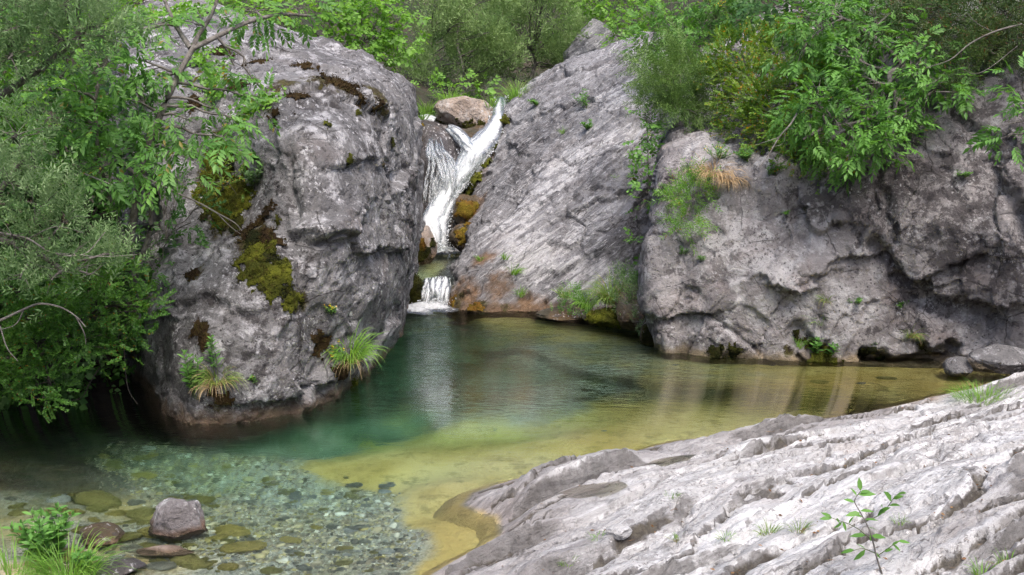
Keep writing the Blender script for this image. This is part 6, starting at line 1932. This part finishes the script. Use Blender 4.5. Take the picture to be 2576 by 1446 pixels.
for i, (u, v, lab, n, h) in enumerate([(2052, 895, "leafy balsam seedling on the moss at the wall's foot", 4, .22), (2095, 895, "second leafy seedling right of the balsam on the moss", 3, .22), (2205, 880, "small fern-like weed on dark moss at the wall's foot", 3, .13)]):
    p, nn = snap('cliff', u, v)
    herb("seedling", lab, "plant", p, n, h, 0.085, 0.042, seed=220 + i, lean=(0, -.35, 0), pairs=5, spread=0.18)
for i, (u, v, lab, n, ln, mt) in enumerate([(2010, 875, "spiky grass tuft left of the seedlings at the wall's foot", 40, .18, 'grass'), (2290, 850, "withered grass hanging above the wall's dark recess", 60, .26, 'grass_mix'), (2080, 760, "thin grass hanging in the wall's vertical groove", 40, .26, 'grass_mix'), (2065, 815, "few long blades hanging in the wall's hollow", 14, .3, 'grass')]):
    p, nn = snap('cliff', u, v)
    tuft("grass_tuft", lab, "grass tuft", p, n, ln, 0.6, tuple(nn * 0.8 + np.array([0, 0, -0.2])), mt, 0.006, seed=230 + i, droop=1.8, patch=0.04)

# ---- the near shore
p, nn = snap('shore', 2475, 1005)
tuft("grass_tuft", "fine bright green grass patch at the shore's right end", "grass tuft", p, 420, 0.24, 1.1, (0, 0, 0), 'grass', 0.004, seed=240, droop=1.4, patch=0.26)
SG = "small grass tufts in the cracks of the pale shore"
for i, (u, v, n, ln, lab) in enumerate([(1830, 1352, 40, .07, "small leafy tuft in a shore crack left of the yellow grass"), (1935, 1340, 70, .10, "yellow-green grass in the crack left of the sapling"), (2010, 1335, 60, .10, "pale grass tuft nearest the sapling's left"), (1700, 1355, 40, .06, "orange-tinged tuft on the shore's middle ridge"),
                                        (1690, 1248, 24, .05, "tiny tuft beside the long puddle"), (1425, 1412, 36, .08, "weed tuft at the bottom of the shore"), (1505, 1355, 36, .07, "grass tuft beside the loose stone"), (2470, 1440, 60, .10, "grass at the bottom right edge of the shore"), (2265, 1310, 40, .06, "greyish tuft right of the sapling"), (2540, 1425, 40, .10, "grass in the bottom right corner")]):
    p, nn = snap('shore', u, v)
    tuft("grass_tuft", lab, "grass tuft", p, n, ln, 1.0, (0, 0, 0), 'grass_mix' if i in (1, 2, 3) else 'grass', 0.004, seed=250 + i, droop=1.2, patch=0.05, group=SG)

# sapling: every leaf its own part
pb_, nn = snap('shore', 2215, 1443)
sap = thing("sapling", "young green sapling with glossy oval leaves at the shore's bottom right", "sapling", pb_)
dS = np.linalg.norm(pb_[1])
yb = pb_[1]
sp_pts = vp((2222, 1450, yb), (2205, 1400, yb - .01), (2190, 1340, yb - .02), (2165, 1290, yb - .02), (2150, 1260, yb - .02), (2165, 1235, yb - .02))
sp_pts[0] = pb_ - np.array([0, 0, .02])
V, Fq = tube(cr(sp_pts, [5] * 5), 0.0055, 0.002, 6)
mk("stem", V, [Fq], M['bark'], parent=sap)
sb = [vp((2195, 1360, yb), (2150, 1325, yb - .04), (2085, 1300, yb - .05)), vp((2180, 1310, yb), (2220, 1290, yb + .03), (2250, 1250, yb + .04)), vp((2205, 1400, yb), (2240, 1375, yb - .03), (2260, 1360, yb - .04)), vp((2200, 1390, yb), (2170, 1380, yb - .05), (2145, 1385, yb - .06))]
for q in sb:
    V, Fq = tube(cr(q, [5, 5]), 0.003, 0.0015, 5)
    mk("branch", V, [Fq], M['stem'], parent=sap)
stem_pts = np.concatenate([cr(sp_pts, [8] * 5)[14:]] + [cr(q, [8, 8]) for q in sb])
lv = [(2165, 1240, .9, .6, .06), (2158, 1250, -.5, .9, .06), (2090, 1301, -.8, .6, .07), (2130, 1316, .3, .9, .06), (2110, 1308, -.3, -.8, .06), (2235, 1275, .9, .3, .07), (2225, 1285, -.2, .9, .06), (2185, 1325, .9, -.3, .06), (2170, 1298, -.9, .4, .07), (2225, 1388, .6, .7, .06), (2165, 1235, -0.1, 1.0, .085), (2175, 1255, .6, .7, .085), (2155, 1262, -.8, .3, .075), (2165, 1285, 1, .2, .08), (2160, 1290, -1, -.1, .085), (2180, 1305, .9, .1, .07), (2085, 1300, -1, .15, .08), (2100, 1303, .5, -.5, .075), (2120, 1305, .2, -.9, .07),
      (2250, 1250, .5, .9, .085), (2240, 1262, -.3, .9, .07), (2250, 1255, .9, -.1, .07), (2215, 1290, .3, .9, .08), (2180, 1345, -1, -.1, .10), (2190, 1350, .9, .4, .09), (2185, 1340, .3, -1, .06), (2260, 1360, .9, .0, .075), (2245, 1372, .3, .9, .06), (2250, 1370, .6, -.6, .055),
      (2145, 1385, -1, .0, .085), (2170, 1380, -.5, .7, .06), (2200, 1400, .8, -.3, .06), (2160, 1395, -.6, -.6, .06)]
LT = leaf_tpl(1.0, 0.40, 0.22, 0.4, 0.15, True)
gl_ = np.random.default_rng(9)
for (u, v, ax, az, ln) in lv:
    q = unp(u, v, yb - .02)
    k = int(np.argmin(np.linalg.norm(stem_pts - q, axis=1)))
    tip_ = q + nrm(np.array([ax, gl_.normal(-.1, .45), az * .8])) * ln * 0.85
    dv_ = tip_ - stem_pts[k]
    V, T = place(LT, stem_pts[k][None], dv_[None], np.array([[gl_.normal(0, .5), -0.6 + gl_.normal(0, .3), 0.9]]), np.array([max(ln * .85, np.linalg.norm(dv_)) * 1.0]))
    mk("leaf", V, [T], L['ash'], parent=sap)

# near left herbs and grass
bz = lambda u, v: unz(u, v, 0.0)
herb("leafy_herbs", "tall leafy nettle-like herbs at the picture's bottom left corner", "plant", bz(110, 1420), 22, 0.36, 0.085, 0.034, seed=260, spread=0.30, pairs=7)
herb("leafy_herb", "single leafy herb right of the drooping grass at the bottom left", "plant", bz(215, 1440), 5, 0.17, 0.07, 0.03, seed=261, spread=0.25)
tuft("grass_clump", "drooping fresh green grass clump among the herbs at the bottom left", "grass tuft", bz(170, 1465), 260, 0.38, 0.9, (0, 0, 0), 'grass', 0.006, seed=262, droop=1.8, patch=0.16)
tuft("grass_clump", "grass blades at the far left of the bottom corner", "grass tuft", bz(30, 1470), 160, 0.34, 0.9, (0, 0, 0), 'grass', 0.006, seed=263, droop=1.6, patch=0.16)

# ---- stones on the bed
MS = []
for nm_, ca, cb in (("olive_stone", (0.19, 0.17, 0.05), (0.29, 0.26, 0.09)), ("grey_stone", (0.16, 0.155, 0.12), (0.28, 0.275, 0.23)), ("yellow_stone", (0.30, 0.24, 0.06), (0.40, 0.33, 0.11)), ("pale_stone", (0.36, 0.36, 0.33), (0.50, 0.50, 0.47))):
    b = NB(nm_)
    co = b.coords()
    oi = b.n("ObjectInfo").outputs["Random"]
    col = b.mix(b.math('ADD', b.math('MULTIPLY', b.ss(b.noise(co, 1.6, 8, .65), .35, .65), .6), b.math('MULTIPLY', oi, .4)), ca, cb)
    col = b.mix(b.math('MULTIPLY', b.ss(b.noise(co, 3.5, 8, .7), .54, .66), .6), col, tuple(c * .5 for c in ca))
    b.surf(b.n("BsdfPrincipled", {"Base Color": col, "Roughness": 0.6, "Normal": b.bump(b.noise(co, 6, 6, .7), .05)}).outputs[0])
    MS.append(b.m)
SHP = []
for k in range(8):
    V, Fc = stone_shape(2, 300 + k, 10, 0.06, 1.2)
    me_v = V * np.array([1, 0.72, 0.30])
    SHP.append((me_v, Fc))
stone_mesh = {}
for mi, mt in enumerate(MS):
    for k, (V, Fc) in enumerate(SHP):
        o = mk("bed_stone", V, [Fc], mt)
        stone_mesh[(mi, k)] = o.data
        bpy.data.objects.remove(o)
gq = np.random.default_rng(77)
SB = "flat stones lying on the pool bed"
placed = []


def bed_stone(u, v, r, mi, label, group=SB, tilt=0.12, sink=0.2, aspect=1.0):
    x, y = under(u, v, 0.2)
    z_ = bed_at(x, y)
    for _ in range(4):
        x, y = under(u, v, -z_)
        z_ = bed_at(x, y)
    o = bpy.data.objects.new("bed_stone", stone_mesh[(mi, int(gq.integers(0, 8)))])
    COL.objects.link(o)
    o.location = (x, y, z_ + r * 0.3 * (0.75 - sink))
    o.rotation_euler = (gq.normal(0, tilt), gq.normal(0, tilt), gq.uniform(-0.5, 0.5) if aspect == 1.0 else gq.uniform(-.2, .2))
    o.scale = (r * aspect, r, r * gq.uniform(.8, 1.3))
    placed.append((x, y, r))
    return tag(o, label, "stone", group)


for (u, v, rp, mi, lab) in [(265, 1255, 75, 0, "largest sunken olive slab at the left, partly in shade"), (390, 1290, 62, 0, "broad sunken olive stone just left of the wet purple stone"), (180, 1248, 36, 0, "brown rounded sunken stone in the left shade"),
                            (620, 1370, 62, 2, "big yellow triangular slab right of the wet purple stone"), (590, 1330, 60, 2, "long yellow sunken slab right behind the wet stone"), (310, 1350, 60, 0, "olive slab in front of the wet purple stone's left"),
                            (740, 1350, 34, 2, "isolated yellow flat stone on the grey gravel"), (900, 1212, 26, 1, "dark flat stone alone on the ochre shelf"), (980, 1213, 26, 1, "flat dark stone right of its twin on the ochre shelf"), (755, 1238, 24, 1, "dark flat stone at the gravel's far edge"),
                            (800, 1236, 18, 1, "small dark stone at the gravel's far edge"), (2228, 953, 26, 0, "pale striped stone under the wall's shallow right end"), (2165, 965, 16, 1, "small grey stone near the pale striped one"), (2060, 963, 26, 2, "yellowish flat stone under the wall's ledge"),
                            (1475, 988, 26, 1, "flat green stone in the middle of the pool"), (1470, 1010, 40, 1, "long dark slab in the middle of the pool"), (1240, 1085, 10, 1, "small dark stone on the ochre shelf's middle"), (1342, 1077, 9, 1, "small dark stone on the ochre shelf's right"), (1512, 1085, 8, 1, "tiny dark stone on the right ochre shelf"),
                            (420, 1330, 60, 2, "yellow slab under the wet purple stone"), (230, 1330, 40, 0, "olive stone behind the mossy stone"), (410, 1420, 40, 1, "flat grey slab at the bottom below the reddish stone"), (510, 1415, 34, 0, "olive stone at the bottom right of the reddish stone"), (580, 1420, 30, 2, "yellow rounded stone at the bottom edge"),
                            (690, 1425, 34, 0, "dark-edged slab at the bottom edge on gravel"), (870, 1405, 26, 0, "olive stone on the gravel near the bottom edge"), (400, 1150, 26, 0, "lone flat stone in the shaded far shallows"), (700, 1210, 22, 0, "olive stone at the upper gravel edge"), (640, 1250, 22, 1, "grey flat stone in the upper gravel")]:
    r = rp / FPX * np.hypot(*unz(u, v, -.15)[:2])
    bed_stone(u, v, r, mi, lab, tilt=0.06)
n_s = 0
while n_s < 215:
    z1 = gq.random()
    if z1 < 0.42:
        u, v = gq.uniform(40, 560), gq.uniform(1235, 1440)
    elif z1 < 0.8:
        u, v = gq.uniform(430, 1030), gq.uniform(1225, 1445)
    elif z1 < 0.92:
        u, v = gq.uniform(300, 900), gq.uniform(1120, 1250)
    else:
        u, v = gq.uniform(900, 2000), gq.uniform(850, 1120)
    x, y = under(u, v, .2)
    oc_ = float(idw(np.array([[x, y]]), op, 3.6)[0])
    if oc_ > 0.55 and gq.random() < 0.85 and v < 1235:
        continue
    if oc_ > 0.5 and u > 1000 and gq.random() < 0.8:
        continue
    r = float(np.clip(gq.lognormal(-2.95, 0.45), 0.026, 0.13))
    if u < 520:
        r = float(np.clip(r * 1.5, 0.04, 0.16))
    else:
        r = float(np.clip(r * 0.7, 0.022, 0.08))
    if any((x - a) ** 2 + (y - c) ** 2 < (0.65 * (r + q)) ** 2 for a, c, q in placed):
        if gq.random() < 0.9:
            continue
    pz = [0.52, 0.22, 0.2, 0.06] if u < 560 else [0.36, 0.34, 0.16, 0.14]
    mi = int(gq.choice(4, p=pz))
    zone_ = ("in the brown shallows behind the leafy herbs" if u < 300 and v < 1330 else "among the herbs and dark stones at the near left bank" if u < 300 else
             "just behind the wet purple stone" if u < 560 and v < 1300 else "in front of the wet purple stone" if u < 560 else
             "in the middle of the pool's far ochre floor" if v < 1120 else "on the gravel's far edge" if v < 1250 else "on the near gravel close to the ochre shelf" if u > 820 else "on the near grey gravel")
    lab = "small flat " + ("olive", "grey", "yellow", "pale")[mi] + " stone " + zone_
    bed_stone(u, v, r, mi, lab, group=lab.replace(" stone ", " stones "))
    n_s += 1
# gravel: real little stones, too many to count
ng = 22000
gu = gq.uniform(180, 1070, ng)
gv = 1446 - 400 * gq.power(1.35, ng)[::-1] * gq.uniform(0.5, 1, ng) ** 0.3
gx = np.array([under(u, v, .25) for u, v in zip(gu, gv)])
keep = (idw(gx, op, 3.6) + 0.25 * fbm(np.concatenate([gx, np.zeros((ng, 1))], 1), 2.2, 3)) < gq.uniform(-0.05, 0.55, ng) * sst(150, 420, gu + gq.normal(0, 40, ng)) * sst(1040, 1160, gv)
gx = gx[keep]
gz = bed_height(gx)
Vt, Ft = ico(1)
rr = np.clip(gq.lognormal(-4.55, 0.55, len(gx)), 0.005, 0.05)
A = gq.uniform(0, pi, len(gx))
sx, sy, sz = rr * gq.uniform(.8, 1.4, len(gx)), rr * gq.uniform(.5, .9, len(gx)), rr * gq.uniform(.25, .5, len(gx))
vx = Vt[None, :, 0] * sx[:, None]
vy = Vt[None, :, 1] * sy[:, None]
VX = vx * np.cos(A)[:, None] - vy * np.sin(A)[:, None]
VY = vx * np.sin(A)[:, None] + vy * np.cos(A)[:, None]
VV = np.stack([gx[:, :1] + VX, gx[:, 1:] + VY, gz[:, None] + sz[:, None] * (0.3 + Vt[None, :, 2])], -1)
VV += 0.12 * rr[:, None, None] * gq.normal(size=VV.shape)
FF = (Ft[None] + (np.arange(len(gx)) * len(Vt))[:, None, None]).reshape(-1, 3)
b = NB("gravel")
rp_ = b.n("NewGeometry").outputs["Random Per Island"]
rm = b.n("ValToRGB", {0: rp_})
rm.color_ramp.elements[0].color = (0.085, 0.082, 0.06, 1)
rm.color_ramp.elements[1].color = (0.60, 0.59, 0.52, 1)
for p_, c_ in ((0.3, (0.22, 0.19, 0.13)), (0.55, (0.33, 0.295, 0.21)), (0.72, (0.35, 0.30, 0.12)), (0.9, (0.48, 0.44, 0.33))):
    e = rm.color_ramp.elements.new(p_)
    e.color = (*c_, 1)
b.surf(b.n("BsdfPrincipled", {"Base Color": rm.outputs[0], "Roughness": 0.7}).outputs[0])
o = mk("gravel", VV.reshape(-1, 3), [FF], b.m, smooth=False)
tag(o, "pale grey gravel on the stream bed", kind="stuff")

# fallen leaves and needles caught in the cracks of the shore
pr_u, pr_v, _d = ROCKS['shore']['pr']
w_ = (0.04 + seam_) * (ss_ > 0.25) * (pr_v < 1460) * (pr_u > 900) * (pr_u < 2600)
gl2 = np.random.default_rng(12)
kk = gl2.choice(len(Psh), 700, p=w_ / w_.sum())
nn_ = ROCKS['shore']['N'][kk]
pos = Psh[kk] + nn_ * 0.004
half = len(kk) // 2
V1, T1 = place(leaf_tpl(0.030, 0.013, 0.3, 0.45, 0.1), pos[:half], gl2.normal(size=(half, 3)) * (1, 1, .2), nn_[:half] + 0.3 * gl2.normal(size=(half, 3)), gl2.uniform(.5, 1.3, half))
V2, T2 = place(leaf_tpl(0.055, 0.0025, 0.2, 0.5, 0.0), pos[half:], gl2.normal(size=(len(kk) - half, 3)) * (1, 1, .15), nn_[half:], gl2.uniform(.6, 1.3, len(kk) - half))
V, Fq = merge([(V1, T1), (V2, T2)])
o = mk("leaf_litter", V, [Fq], leaf_mat("fallen_leaves", [(0.05, 0.028, 0.015), (0.11, 0.06, 0.03), (0.19, 0.12, 0.06)], trans=0.1))
tag(o, "brown fallen leaves and needles caught in the shore's cracks", kind="stuff")
